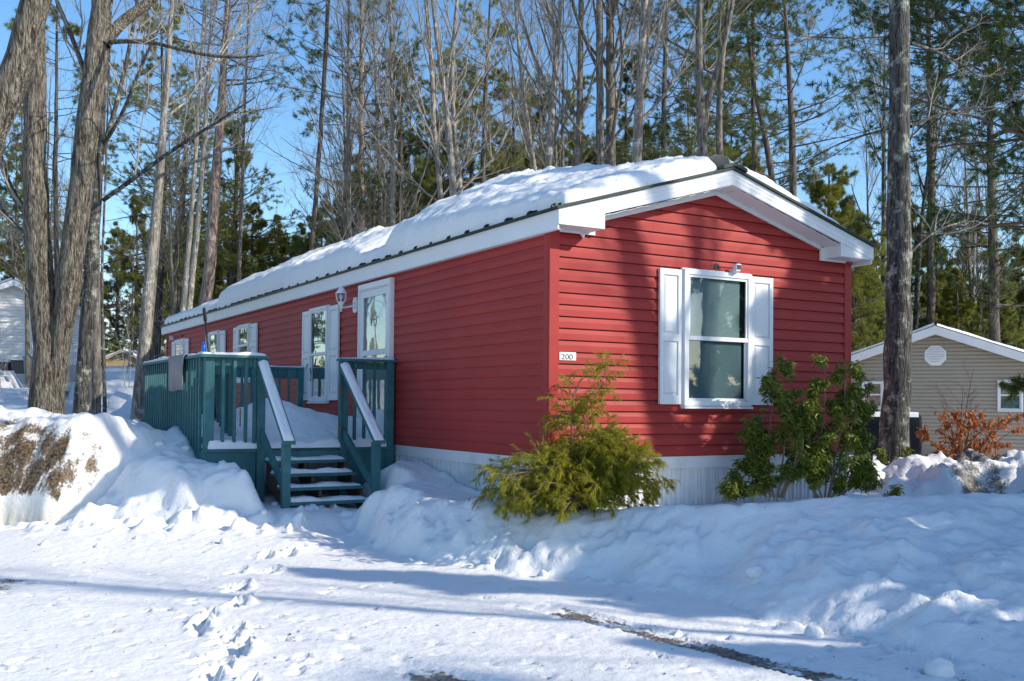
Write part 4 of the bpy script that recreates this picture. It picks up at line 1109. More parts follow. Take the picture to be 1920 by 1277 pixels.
def bare_tree(name, seed, lines, barkm, label, group=None, loc=(0, 0, 0), limb_n=16, t0=.38, dens=1.0, twig=True, cat='tree', lf=.30, ang=.75, up=.28, parent_made=None, sides=12, limbs_extra=()):
    """lines: list of (points, radii) for stems. All in local coordinates."""
    rng = np.random.default_rng(seed)
    tr = []; stems = []
    for pts, rad in lines:
        P, R = smooth_line(pts, rad, 34)
        jit = rng.normal(size=P.shape)*np.array([1, 1, 0])*R[:, None]*.045; jit[0] = 0
        P = P+jit
        v, f = tubes(P[None], R[None], sides)
        # knobbly bark outline
        c = np.repeat(P, sides, axis=0); d = v-c
        v = c+d*(1+.13*fbm(v[:, 0]*6+v[:, 1]*9, v[:, 2]*.8, 1.1, 3, seed % 97)[:, None]); tr.append((v, f)); stems.append((P, R))
    Ps = np.stack([s[0] for s in stems]); Rs = np.stack([s[1] for s in stems])
    l1P, l1R = spawn(rng, Ps, Rs, max(2, int(limb_n/len(lines))), t0, .97, lf, ang, up, 9, .10, rf=.42, taper_t=.45, lmin=.8)
    for pts, rad in limbs_extra:
        P, R = smooth_line(pts, rad, 9); l1P = np.concatenate([l1P, P[None]]); l1R = np.concatenate([l1R, R[None]])
    top = np.concatenate([l1P]); topR = l1R
    l2P, l2R = spawn(rng, l1P, l1R, int(7*dens), .15, 1, .52, .65, .18, 6, .13, rf=.5, rmin=.006)
    parts = [tubes(l2P, l2R, 4)]
    if twig:
        l3P, l3R = spawn(rng, l2P, l2R, 5, .1, 1, .5, .6, .12, 4, .16, rf=.5, rmin=.0042)
        parts.append(tubes(l3P, l3R, 3))
        l4P, l4R = spawn(rng, l3P, l3R, 4, .1, 1, .6, .55, .1, 3, .2, rf=.6, rmin=.0036)
        parts.append(tubes(l4P, l4R, 3))
    root = empty(name, loc); tag(root, label, cat, group)
    v1, f1 = tubes(l1P, l1R, 6)
    o = obj('trunk', np_mesh('trunk', *join(tr), True), barkm, root)
    obj('limbs', np_mesh('limbs', v1, f1, True), barkm, root)
    tw = np_mesh('twigs', *join(parts), False)
    obj('twigs', tw, BTW, root)
    return root

def tufts(rng, C, A, m, L, w, spread=.7, fwd=.6):
    n = len(C); d = A[:, None, :]*fwd+rng.normal(size=(n, m, 3))*spread; d /= np.linalg.norm(d, axis=2, keepdims=True)
    s = np.cross(d, rng.normal(size=(n, m, 3))); s /= np.linalg.norm(s, axis=2, keepdims=True)+1e-9
    b = C[:, None, :]+rng.normal(size=(n, m, 3))*L*.12
    ln = L*(.7+.6*rng.random((n, m, 1)))
    V = np.stack([b+s*w, b-s*w, b+d*ln], 2).reshape(-1, 3)
    return V, np.arange(len(V)).reshape(-1, 3)

def interp_pts(rng, P, n, t0=.2, t1=1.0):
    k = P.shape[1]; idx = np.repeat(np.arange(len(P)), n); t = t0+(t1-t0)*rng.random(len(idx)); s = t*(k-1); i0 = np.minimum(s.astype(int), k-2); f = (s-i0)[:, None]
    T = P[idx, i0+1]-P[idx, i0]; T /= np.linalg.norm(T, axis=1, keepdims=True)+1e-9
    return P[idx, i0]*(1-f)+P[idx, i0+1]*f, T

def pine_parts(seed, line, nl=60, t0=.3, reach=3.2, shape='pine', nt=5, nd=11, nL=.13, nw=.006, droop=.0, up=.1, dead=0, lev2=9):
    """line=(points, radii) of the trunk; returns meshes trunk, branches, needles"""
    rng = np.random.default_rng(seed)
    P, R = smooth_line(*line, 26)
    P[1:-1] += rng.normal(size=P[1:-1].shape)*R[1:-1, None]*.12*np.array([1, 1, 0])
    trunk = np_mesh('trunk', *tubes(P[None], R[None], 10), True)
    t = np.sort(t0+(1-t0)*rng.random(nl)**.9); H = len(P)-1
    s = t*H; i0 = np.minimum(s.astype(int), H-1); f = (s-i0)[:, None]
    b = P[i0]*(1-f)+P[i0+1]*f; u = (t-t0)/(1-t0)
    if shape == 'pine': ln = reach*(.35+.65*np.sin(np.clip(u*1.15+.18, 0, 1)*math.pi)**.7)*(.5+.8*rng.random(nl))
    else: ln = reach*(1.02-u)**.85*(.6+.6*rng.random(nl))
    az = rng.random(nl)*2*math.pi; el = up+.35*u+rng.normal(size=nl)*.18
    if shape != 'pine': el = -.12+.5*u+rng.normal(size=nl)*.12
    d = np.stack([np.cos(az)*np.cos(el), np.sin(az)*np.cos(el), np.sin(el)], -1)
    k = 7; Q = np.zeros((nl, k, 3)); Q[:, 0] = b; cur = d
    for q in range(1, k):
        Q[:, q] = Q[:, q-1]+cur*(ln/(k-1))[:, None]; cur = cur+rng.normal(size=cur.shape)*.09; cur[:, 2] += .05-droop; cur /= np.linalg.norm(cur, axis=1, keepdims=True)
    r0 = np.clip((R[i0])*.28, .010, .04); QR = r0[:, None]*np.linspace(1, .25, k)[None]
    live = rng.random(nl) > dead*(1-u)
    S2, S2R = spawn(rng, Q, QR, lev2, .22, 1, .34, .75, .04, 4, .13, rf=.45, rmin=.004, taper_t=.35, droop=droop*.6)
    lv2 = np.repeat(live, lev2)
    S3, S3R = spawn(rng, S2, S2R, 2, .3, 1, .5, .6, .08, 3, .15, rf=.6, rmin=.003)
    lv3 = np.repeat(lv2, 2)
    br = np_mesh('branches', *join([tubes(Q, QR, 5), tubes(S2, S2R, 3), tubes(S3, S3R, 3)]), False)
    C, A = interp_pts(rng, S3[lv3], max(1, nt//2), .3, 1); C2, A2 = interp_pts(rng, S2[lv2], nt, .45, 1); C3, A3 = interp_pts(rng, Q[live], nt, .8, 1)
    nee = np_mesh('needles', *tufts(rng, np.concatenate([C, C2, C3]), np.concatenate([A, A2, A3]), nd, nL, nw, .55), False)
    return trunk, br, nee

BK_GREY = bark('bark_grey', (.075, .064, .052), (.28, .26, .215), (.38, .385, .33), 22, .64)
BK_DARK = bark('bark_dark', (.028, .027, .027), (.135, .13, .118), (.36, .38, .31), 22, .585, .025)
BK_PALE = bark('bark_pale', (.13, .118, .10), (.38, .35, .30), (.5, .5, .46), 20, .60)
BK_PINK = bark('bark_pink', (.13, .095, .08), (.42, .33, .285), None, 16)
BK_PINE = bark('bark_pine', (.045, .038, .032), (.17, .145, .12), None, 16)
BK_BIG = bark('bark_furrowed', (.055, .043, .033), (.35, .315, .25), (.36, .36, .22), 26, .72, .07)
BTW = mat('twig_bark', (.26, .235, .20), .85)
BTWP = mat('pine_twig', (.085, .065, .05), .9)
ND_WHITE = leafmat('white_pine_needles', (.11, .135, .035), (.36, .36, .075), None, .4)
ND_RED = leafmat('red_pine_needles', (.05, .085, .035), (.17, .21, .055), None, .35)
ND_OLIVE = leafmat('olive_needles', (.10, .125, .02), (.30, .29, .04), None, .4)
ND_DARK = leafmat('dark_needles', (.035, .07, .022), (.12, .17, .04), None, .3)

def L3(ppts, Y, base_ext=.3, dY=0):
    """photo polyline at distance Y -> world polyline"""
    return [pt(x, y, Y+dY*i) for i, (x, y) in enumerate(ppts)]
def loc_lines(ls, o):
    return [([p-o for p in pts], rad) for pts, rad in ls]
def px2r(w, Y): return w*Y/F/2

def near_bare(label, Y, stems, barkm, seed, name='bare_tree', extra=(), **kw):
    """stems: [( [(px,py)...], [width px ...] )]; each continues above the picture"""
    ls = []
    for pp, ww in stems:
        P = L3(pp, Y); r = [px2r(w, Y) for w in ww]
        d = (P[-1]-P[-2]).normalized(); d = (d+Vector((0, 0, .6))).normalized()
        H = max(2.0, min(9, (18-P[-1].z)))
        P = P+[P[-1]+d*H*.5, P[-1]+d*H]; r = r+[r[-1]*.6, r[-1]*.12]
        ls.append((P, r))
    b = ls[0][0][0]; o = Vector((b.x, b.y, tz(b.x, b.y)-.05))
    if b.z > o.z+.02:
        ls[0] = ([Vector((b.x, b.y, o.z))]+ls[0][0], [ls[0][1][0]*1.18]+ls[0][1])
    ex = [([pt(x, y, Y+dy)-o for x, y, dy in pp], [px2r(w, Y) for w in ww]) for pp, ww in extra]
    return bare_tree(name, seed, loc_lines(ls, o), barkm, label, loc=o, limbs_extra=ex, **kw)

# --- the near trunks at left
near_bare('thick leaning trunk cutting the top-left picture corner', 12, [([(-150, 900), (-130, 620), (-70, 380), (5, 200), (50, 60), (75, -60)], [78, 68, 60, 56, 52, 50])], BK_BIG, 101, limb_n=12, t0=.6, dens=.9, lf=.36)
near_bare('broad furrowed maple trunk splitting low into two tall stems', 16,
          [([(90, 800), (90, 740), (88, 680), (83, 620), (73, 560), (60, 420), (56, 260), (58, 120), (54, 0)], [70, 58, 50, 45, 46, 45, 41, 37, 33]),
           ([(104, 800), (105, 720), (107, 660), (114, 610), (128, 560), (140, 420), (156, 250), (168, 110), (184, 0)], [36, 36, 38, 40, 44, 45, 43, 40, 30])],
          BK_BIG, 102, limb_n=20, t0=.55, dens=1.0, sides=18, lf=.36,
          extra=[([(186, 96, 0), (205, 62, .1), (235, 40, .2), (300, -10, .4)], [26, 24, 21, 16]),
                 ([(188, 92, 0), (260, 84, -.4), (320, 100, -.8), (395, 122, -1.0), (450, 122, -1.0), (485, 112, -1.1)], [9, 8, 7, 6, 5, 2]),
                 ([(60, 430, 0), (25, 395, .1), (5, 350, .3), (-8, 300, .4)], [16, 13, 11, 9]),
                 ([(58, 460, 0), (20, 440, -.1), (-20, 380, .2)], [9, 8, 6]),
                 ([(150, 150, 0), (120, 70, .3), (90, 10, .5), (70, -60, .6)], [10, 9, 8, 6])])
near_bare('smooth dark grey trunk just right of the forked maple', 17.5,
          [([(152, 805), (157, 700), (163, 600), (168, 500), (175, 380), (179, 260), (187, 130), (192, 10)], [30, 27, 26, 25, 22, 18, 14, 10])], BK_DARK, 103, limb_n=26, t0=.40, lf=.42, dens=1.1,
          extra=[([(188, 388, 0), (250, 345, -.3), (300, 300, -.5), (350, 268, -.8), (400, 240, -1), (470, 190, -1.2)], [8, 8, 7, 6, 5, 2]),
                 ([(185, 300, 0), (205, 230, .2), (222, 160, .4), (240, 60, .6), (250, -20, .7)], [10, 9, 8, 7, 5]),
                 ([(186, 285, 0), (225, 225, -.3), (255, 130, -.6), (290, 60, -.8)], [8, 7, 6, 3])])
near_bare('slender tan trunk standing close behind the smooth dark one', 18.5,
          [([(181, 805), (180, 720), (179, 640), (178, 540), (175, 420), (170, 300)], [20, 17, 15, 13, 11, 8])], BK_GREY, 104, limb_n=16, t0=.4, dens=.9, lf=.4)
near_bare('very thin dark stem curving beside the slender tan trunk', 19,
          [([(198, 800), (196, 720), (192, 650), (188, 600), (187, 520), (190, 420)], [8, 7, 7, 6, 5, 4])], BK_DARK, 105, limb_n=5, t0=.5, dens=.6)
near_bare('slim pale trunk rising at the far corner of the teal deck', 20,
          [([(256, 812), (262, 760), (270, 650), (276, 540), (288, 400), (300, 230), (307, 100), (312, 0)], [30, 24, 22, 20, 16, 13, 10, 8])], BK_PALE, 106, limb_n=28, t0=.36, lf=.36, up=.12,
          extra=[([(285, 345, 0), (330, 325, -.4), (380, 305, -.6), (430, 285, -.9)], [7, 6, 5, 2])])
near_bare('thin stem tucked right behind the slim pale trunk by the deck', 21,
          [([(270, 808), (276, 680), (285, 560), (291, 480), (297, 380)], [11, 10, 9, 8, 6])], BK_GREY, 107, limb_n=7, t0=.45, dens=.7)
# --- the big trunk at right
near_bare('thick lichen-spotted trunk between the red and the tan house', 15,
          [([(1680, 880), (1680, 820), (1681, 700), (1682, 560), (1680, 400), (1677, 200), (1675, 60), (1674, -20)], [58, 53, 50, 48, 43, 40, 38, 36])], BK_DARK, 108, limb_n=8, t0=.72, dens=.8, sides=18,
          extra=[([(1655, 58, 0), (1600, 60, -.2), (1540, 62, -.3), (1480, 58, -.3)], [4, 4, 3, 1.5]),
                 ([(1697, 70, 0), (1740, 78, .3), (1790, 105, .6), (1840, 140, 1)], [6, 5, 4, 2]),
                 ([(1700, 225, 0), (1760, 195, .3), (1830, 185, .6), (1880, 188, .8)], [7, 6, 5, 3]),
                 ([(1705, 460, 0), (1730, 430, .2), (1780, 405, .6), (1830, 400, 1)], [5, 5, 4, 2]),
                 ([(1658, 230, 0), (1600, 245, .4), (1540, 270, .8), (1500, 300, 1.2)], [4, 4, 3, 1.5])])

def mid_bare(label, Y, pp, ww, barkm, seed, **kw):
    return near_bare(label, Y, [(pp, ww)], barkm, seed, **kw)
mids = [
 ('pale thin trunk left of the pink-barked pine, above the deck', 30, [(332, 760), (340, 600), (352, 440), (360, 300), (366, 150), (372, 20)], [12, 11, 10, 8, 6, 5], BK_PALE),
 ('second thin pale trunk crossing just left of the pink-barked pine', 31, [(340, 760), (352, 590), (366, 430), (374, 300), (378, 200), (384, 60)], [13, 12, 10, 8, 7, 5], BK_PALE),
 ('thin straight trunk between the pink-barked pine and the far eave', 34, [(442, 760), (444, 560), (448, 400), (449, 260), (452, 160)], [8, 8, 7, 5, 4], BK_GREY),
 ('pale trunk with a lean, first of the group above the snow notch', 29, [(848, 560), (846, 380), (835, 250), (815, 120), (798, 0)], [17, 14, 11, 9, 7], BK_PALE),
 ('pale slim trunk leaning left above the roof snow notch', 31, [(838, 560), (822, 380), (805, 250), (800, 120), (785, 0)], [11, 10, 9, 8, 6], BK_PALE),
 ('pale fork-topped trunk rising from the roof line near the middle', 32, [(868, 560), (860, 370), (842, 240), (836, 120), (846, 0)], [11, 10, 9, 8, 6], BK_PALE),
 ('bright slim trunk left of the thin grey one behind the ridge', 24, [(1016, 520), (1022, 300), (1028, 180), (1034, 80), (1040, 0)], [18, 16, 13, 10, 8], BK_PALE),
 ('leaning pale stem rising left of the bright slim trunk', 26, [(1012, 520), (1000, 330), (978, 220), (965, 120), (955, 20)], [11, 9, 8, 7, 5], BK_PALE),
 ('straight grey trunk left of the twin trunks behind the ridge', 24, [(1078, 520), (1078, 300), (1078, 150), (1078, 0)], [15, 13, 11, 10], BK_GREY),
 ('left one of the twin trunks behind the snowy ridge', 24, [(1122, 520), (1119, 300), (1115, 150), (1112, 0)], [18, 16, 14, 12], BK_GREY),
 ('right one of the twin trunks behind the snowy ridge', 24.5, [(1142, 520), (1139, 300), (1135, 150), (1131, 0)], [22, 20, 17, 14], BK_GREY),
 ('grey mottled trunk right of the twins behind the ridge', 23, [(1184, 520), (1187, 290), (1192, 150), (1197, 0)], [22, 19, 16, 14], BK_PALE),
 ('thin grey trunk between the white window shutters and the peak, above the roof snow', 24, [(1344, 520), (1342, 280), (1338, 170), (1348, 60), (1356, -20)], [15, 13, 11, 9, 8], BK_GREY),
 ('thin dark trunk standing close left of the big lichen-spotted one', 40, [(1655, 800), (1655, 600), (1652, 400), (1650, 250)], [14, 12, 10, 7], BK_DARK),
 ('slim dark trunk just right of the big lichen-spotted one', 43, [(1712, 800), (1716, 560), (1722, 400), (1740, 260), (1752, 120)], [10, 9, 8, 7, 5], BK_DARK),
]
for i, (lb, Y, pp, ww, bk) in enumerate(mids):
    mid_bare(lb, Y, pp, ww, bk, 200+i, limb_n=20, t0=.4, dens=.85, sides=8, lf=.29)
near_bare('grey trunk forking in a Y above the snow near the roof peak', 23,
          [([(1312, 520), (1311, 290), (1306, 180), (1298, 110), (1300, 0)], [22, 19, 17, 14, 11]), ([(1312, 300), (1310, 240), (1318, 170), (1342, 110), (1362, 0)], [12, 13, 12, 10, 8])],
          BK_GREY, 240, limb_n=16, t0=.5, dens=.8)

# --- pines: named individuals
def pine(label, Y, pp, ww, bk, needle, seed, name='pine_tree', group=None, extend=3.0, **kw):
    P = L3(pp, Y); r = [px2r(w, Y) for w in ww]
    d = (P[-1]-P[-2]).normalized()
    if extend: P.append(P[-1]+d*extend); r.append(r[-1]*.2)
    b = P[0]; o = Vector((b.x, b.y, tz(b.x, b.y)-.05))
    if b.z > o.z: P = [o.copy()]+P; r = [r[0]*1.1]+r
    t, br, ne = pine_parts(seed, ([p-o for p in P], r), **kw)
    root = empty(name, o); tag(root, label, 'tree', group)
    obj('trunk', t, bk, root); obj('branches', br, BTWP, root); obj("needles", ne, needle, root)
    return root
pine('tall pink-barked pine trunk with few needles, above the far deck railing', 34, [(383, 760), (386, 570), (394, 420), (403, 280), (410, 120), (415, 0)], [25, 23, 20, 17, 13, 10], BK_PINK, ND_WHITE, 301, t0=.55, nl=34, reach=2.8, dead=.6, nt=3)
pine('dark-trunked pine with a full crown behind the two thin pale trunks', 40, [(322, 760), (325, 600), (330, 480), (338, 380), (342, 300), (340, 210)], [18, 16, 14, 11, 8, 4], BK_PINE, ND_WHITE, 302, t0=.35, nl=60, reach=4.2, nt=5, dead=.2, extend=0)
pine('bushy pine leaning over right of the pink-barked trunk', 42, [(430, 760), (432, 560), (436, 440), (438, 330), (440, 230)], [13, 12, 10, 8, 4], BK_PINE, ND_WHITE, 303, t0=.3, nl=62, reach=2.9, nt=5, extend=0)
pine('lone red pine trunk with dark needle clumps over the middle of the long roof', 35, [(674, 760), (672, 450), (670, 300), (668, 150), (667, 20)], [17, 14, 11, 9, 7], BK_PINK, ND_RED, 304, t0=.42, nl=70, reach=3.6, nt=5, nd=12, dead=.35, nL=.16, nw=.007, lev2=7)
pine('dark straight pine with small top crown left of the bright slim trunk', 36, [(898, 760), (898, 420), (900, 260), (902, 140), (905, 60)], [11, 10, 9, 8, 5], BK_PINE, ND_WHITE, 305, t0=.5, nl=48, reach=2.2, nt=4)
pine('dark pine leaning right, its crown high over the roof peak', 27, [(1484, 560), (1482, 340), (1476, 220), (1468, 120), (1462, 30)], [16, 14, 12, 9, 7], BK_PINE, ND_RED, 306, t0=.55, nl=46, reach=2.6, nt=5, dead=.1)
pine('crooked pine leaning left beside the one above the roof peak', 30, [(1452, 560), (1446, 330), (1422, 230), (1404, 160), (1392, 60)], [14, 12, 10, 8, 7], BK_PINE, ND_RED, 307, t0=.45, nl=42, reach=2.4, nt=4, dead=.2)
pine('dark crowned pine filling the gap right of the twin trunks', 38, [(1240, 600), (1238, 330), (1236, 180), (1238, 30)], [12, 11, 9, 7], BK_PINE, ND_RED, 308, t0=.4, nl=64, reach=3.4, nt=4)
pine('round-topped olive pine right of the roof edge against the blue sky', 34, [(1556, 760), (1554, 560), (1550, 430), (1548, 318)], [12, 11, 9, 3], BK_PINE, ND_OLIVE, 309, t0=.3, nl=80, reach=2.2, nt=6, extend=0)
pine('great dark white pine beyond the frame whose boughs hang in at top right', 19, [(2060, 900), (2050, 500), (2040, 200), (2030, -60)], [48, 42, 36, 28], BK_PINE, ND_DARK, 310, t0=.3, nl=150, reach=4.3, nt=9, nd=12, nL=.13, nw=.0065, droop=.06, up=.25, extend=6, lev2=14)
pine('dark pine behind the tan house with wide layered boughs', 40, [(1868, 800), (1860, 500), (1850, 300), (1846, 90)], [22, 18, 14, 6], BK_PINE, ND_DARK, 311, t0=.28, nl=90, reach=4.6, nt=5, extend=1)
pine('dark pine crown filling the top behind the big right-hand trunk', 42, [(1745, 800), (1742, 450), (1735, 200), (1728, 0)], [16, 14, 11, 8], BK_PINE, ND_DARK, 312, t0=.62, nl=70, reach=4.0, nt=5, droop=.03)
pine('dark pine crown at the top edge left of the blue sky gap', 31, [(1420, 760), (1412, 400), (1404, 200), (1400, 20)], [11, 10, 9, 6], BK_PINE, ND_RED, 313, t0=.6, nl=52, reach=3.2, nt=5)
pine('small conifer rising beside the multi-stemmed pale trees', 40, [(742, 620), (742, 450), (741, 340), (740, 246)], [9, 8, 6, 2], BK_PINE, ND_WHITE, 314, t0=.3, nl=60, reach=1.9, nt=5, extend=0, shape='cone')
pine('bare-limbed pine with yellow-green tufts at the top left, behind the forked maple', 30, [(104, 760), (102, 500), (98, 300), (96, 120)], [10, 9, 8, 5], BK_PINE, ND_OLIVE, 315, t0=.45, nl=36, reach=2.2, nt=5, dead=.3)
pine('white pine whose yellow-green top boughs hang over the middle of the sky', 33, [(560, 760), (585, 400), (600, 120), (604, -20)], [10, 9, 8, 7], BK_PINE, ND_OLIVE, 316, t0=.78, nl=40, reach=3.2, nt=5)

# bough reaching in at the right edge
def bough(label, pp, Y, seed, mt, n2=26, L=.11, w=.006):
    rng = np.random.default_rng(seed)
    o = pt(pp[0][0], pp[0][1], Y)
    P, R = smooth_line([pt(x, y, Y)-o for x, y in pp], np.linspace(.02, .006, len(pp)), 9)
    S2, S2R = spawn(rng, P[None], R[None], n2, .2, 1, .4, .7, -.02, 4, .12, rf=.5, rmin=.003)
    S3, S3R = spawn(rng, S2, S2R, 3, .2, 1, .5, .6, .0, 3, .12, rf=.6, rmin=.002)
    C, A = interp_pts(rng, S3, 4, .1, 1); C2, A2 = interp_pts(rng, S2, 6, .3, 1)
    root = empty('pine_bough', o); tag(root, label, 'branch')
    obj('twigs', np_mesh('twigs', *join([tubes(P[None], R[None], 6), tubes(S2, S2R, 3), tubes(S3, S3R, 3)])), BTWP, root)
    obj('needles', np_mesh('needles', *tufts(rng, np.concatenate([C, C2]), np.concatenate([A, A2]), 12, L, w, .5, .9)), mt, root)
bough('green pine bough poking in at the right edge beside the tan house window', [(2010, 640), (1965, 665), (1930, 690), (1905, 705)], 12, 5, ND_WHITE, n2=16, L=.09, w=.004)

# --- shared mid-distance trees
PROT = {}
def proto(kind, seed):
    key = (kind, seed)
    if key in PROT: return PROT[key]
    r = random.Random(seed)
    if kind == 'bare':
        H = r.uniform(15, 18); n = r.choice([1, 1, 2])
        rng = np.random.default_rng(seed)
        ls = []
        for q in range(n):
            lx = r.uniform(-.07, .07)+(q*.10); ly = r.uniform(-.05, .05)
            ls.append(([(0, 0, -.3), (lx*2, ly*2, 2), (lx*H*.5+r.uniform(-.2, .2), ly*H*.5, H*.5), (lx*H, ly*H, H)], [.15, .12, .08, .015]))
        root = bare_tree('bare_tree', seed, ls, r.choice([BK_PALE, BK_GREY, BK_GREY]), 'x', limb_n=22, t0=.32, dens=.8, sides=7, lf=.27, up=.26)
        PROT[key] = root
    elif kind == 'pine':
        H = r.uniform(14, 17); t, b, n = pine_parts(seed, ([(0, 0, -.3), (r.uniform(-.3, .3), 0, H*.5), (0, 0, H)], [.17, .12, .02]), nl=60, t0=.4, reach=2.6, nt=5, nd=15, nL=.14, nw=.006, dead=.25)
        root = empty('pine_tree'); obj('trunk', t, BK_PINE, root); obj('branches', b, BTWP, root); obj('needles', n, r.choice([ND_WHITE, ND_RED]), root); PROT[key] = root
    else:
        H = 8; t, b, n = pine_parts(seed, ([(0, 0, -.2), (.1, 0, H*.5), (0, 0, H)], [.11, .08, .01]), nl=85, t0=.06, reach=2.4, nt=5, nd=15, nL=.14, nw=.0065, shape='cone', lev2=9)
        root = empty('young_pine'); obj('trunk', t, BK_PINE, root); obj('branches', b, BTWP, root); obj('needles', n, r.choice([ND_WHITE, ND_OLIVE]), root); PROT[key] = root
    PROT[key]['_free'] = 1
    return PROT[key]
def plant(kind, seed, x, y, h, rz, label, group):
    p = proto(kind, seed)
    if p.get('_free'):
        c = p; del p['_free']
    else:
        c = p.copy(); COL.objects.link(c)
        for ch in p.children:
            d = ch.copy(); COL.objects.link(d); d.parent = c
    base = {'bare': 16.5, 'pine': 15.5, 'young': 8}[kind]
    c.location = (x, y, tz(x, y)); s_ = h/base; c.scale = (s_, s_, s_); c.rotation_euler = (0, 0, rz)
    tag(c, label, 'tree', group)
    return c
GB = 'bare slender trees filling the woods behind the red home'
GP = 'taller pines among the bare trees behind the red home'
GY = 'bushy young pines at the wood edge'
r = random.Random(12)
# young pines: (px, py of top, distance)
YP = [(-40, 470, 46), (20, 440, 50), (75, 455, 52), (215, 430, 68), (250, 378, 70), (300, 440, 68), (395, 470, 44), (425, 425, 46), (470, 388, 42), (515, 412, 46), (560, 430, 48), (600, 372, 44), (640, 400, 47), (690, 360, 50), (715, 395, 42), (775, 300, 44), (815, 345, 48), (880, 300, 50),
      (1572, 330, 44), (1600, 392, 40), (1632, 440, 46), (1540, 455, 42), (1710, 380, 46), (1750, 430, 44), (1790, 490, 42), (1825, 385, 50), (1870, 470, 43), (1905, 430, 47), (1950, 400, 46), (1660, 520, 50), (1600, 560, 55), (950, 260, 52), (1000, 280, 46), (1060, 250, 48), (1165, 230, 50), (1290, 260, 46), (1400, 280, 48), (660, 300, 54), (735, 330, 46), (800, 270, 52), (845, 330, 44), (920, 320, 48), (980, 235, 54), (1030, 300, 44), (1110, 270, 46), (1200, 240, 52), (1260, 290, 47), (1340, 250, 50), (1440, 330, 50), (340, 400, 52), (150, 420, 70), (-90, 430, 50)]
for i, (px, py, Y) in enumerate(YP):
    top_ = pt(px, py, Y); z = tz(top_.x, Y)
    side = 'left of the red home' if px < 340 else ('behind the long snowy roof' if px < 1300 else 'right of the red home')
    plant('young', 401+i % 4, top_.x, Y, top_.z-z, r.uniform(0, 6), 'bushy green young pine at the wood edge, ' + side, GY+' '+side)
# pines
for i in range(13):
    px = [20, 290, 740, 830, 880, 960, 1010, 1060, 1160, 1220, 1290, 1340, 1380, 1780, 1900, 1960][i]; Y = r.uniform(38, 52)
    p = pt(px+r.uniform(-12, 12), 700, Y)
    side = 'left of the deck' if px < 340 else ('behind the snowy roof' if px < 1420 else 'behind the tan house')
    plant('pine', 421+i % 4, p.x, Y, r.uniform(13, 17), r.uniform(0, 6), 'tall dark-trunked pine in the woods, ' + side, GP+' '+side)
for i in range(54):
    px = r.choice([r.uniform(700, 1420), r.uniform(700, 1420), r.uniform(-60, 520), r.uniform(1560, 1990), r.uniform(540, 720)]); Y = r.uniform(27, 56)
    if 1470 < px < 1640 or 480 < px < 640: continue
    if px < 520: Y = max(Y, 34)
    if 160 < px < 300: Y = 68
    if 1560 < px and Y < 40: Y += 10
    p = pt(px, 700, Y)
    hx_ = CY*(p.x-HX)+SY*(Y-HY); hy_ = -SY*(p.x-HX)+CY*(Y-HY)
    if -4 < hx_ < 6 and -1 < hy_ < 20: continue
    side = 'left of the deck' if px < 340 else ('behind the snowy roof' if px < 1480 else 'behind the tan house')
    hh = r.uniform(12, 17.5) if px > 560 else r.uniform(8, 13)
    plant('bare', 441+i % 6, p.x, Y, hh, r.uniform(0, 6), 'slender leafless tree in the woods, ' + side, GB+' '+side)

# --- the far wood, one mass
def lite(kind, rng, H):
    if kind == 0:
        P, R = smooth_line([(0, 0, 0), (rng.normal()*.3, 0, H*.5), (rng.normal()*.6, 0, H)], [.12, .08, .01], 6)
        l1, r1 = spawn(rng, P[None], R[None], 16, .3, 1, .3, .7, .25, 5, .1, rf=.45); l2, r2 = spawn(rng, l1, r1, 6, .2, 1, .5, .6, .15, 3, .15, rf=.5, rmin=.009)
        l3, r3 = spawn(rng, l2, r2, 3, .2, 1, .6, .6, .1, 3, .2, rf=.5, rmin=.007)
        return join([tubes(P[None], R[None], 5), tubes(l1, r1, 3), tubes(l2, r2, 3), tubes(l3, r3, 3)]), None
    P, R = smooth_line([(0, 0, 0), (0, 0, H*.5), (0, 0, H)], [.13, .09, .01], 6)
    nl = 46; t = rng.random(nl)*.9+.1; az = rng.random(nl)*6.28; ln = 2.4*(1.05-t)*(.6+.6*rng.random(nl)) if kind == 1 else 2.2*(.6+.6*rng.random(nl))
    t = t if kind == 1 else .4+.6*t
    b = np.stack([0*t, 0*t, H*t], -1); d = np.stack([np.cos(az), np.sin(az), .15+0*az], -1)
    Q = b[:, None]+d[:, None]*ln[:, None, None]*np.linspace(0, 1, 4)[None, :, None]
    QR = np.full((nl, 4), .025)
    S2, S2R = spawn(rng, Q, QR, 5, .3, 1, .4, .8, .05, 3, .1, rf=.4, rmin=.01)
    C, A = interp_pts(rng, S2, 5, .2, 1)
    return join([tubes(P[None], R[None], 5), tubes(Q, QR, 3)]), tufts(rng, C, A, 8, .24, .018, .6)
rng = np.random.default_rng(77)
FB, FN = [], []
libs = [lite(k, rng, 10) for k in (0, 0, 0, 1, 1, 2, 2)]
for i in range(330):
    px = rng.uniform(-700, 2600); Y = rng.uniform(58, 105); p = pt(px, 700, Y)
    if 150 < px < 300 and Y < 72: continue
    a, n = libs[rng.integers(0, 7)]; s_ = rng.uniform(.75, 1.2)*(1.0 if Y < 80 else 1.25); an = rng.random()*6.28
    if 480 < px < 620: s_ *= .8
    Rm = np.array([[math.cos(an), -math.sin(an), 0], [math.sin(an), math.cos(an), 0], [0, 0, 1]])*s_
    o = np.array([p.x, Y, tz(p.x, Y)])
    FB.append((a[0]@Rm.T+o, a[1]))
    if n: FN.append((n[0]@Rm.T+o, n[1]))
fw = empty('far_wood'); tag(fw, 'mixed wood of bare trees and pines closing the view in the far distance', 'woods', kind='stuff')
obj('branches', np_mesh('branches', *join(FB)), mat('far_bark', (.13, .11, .095), .9), fw)
obj('needles', np_mesh('needles', *join(FN)), ND_WHITE, fw)
for ch in fw.children: ch['kind'] = 'stuff'
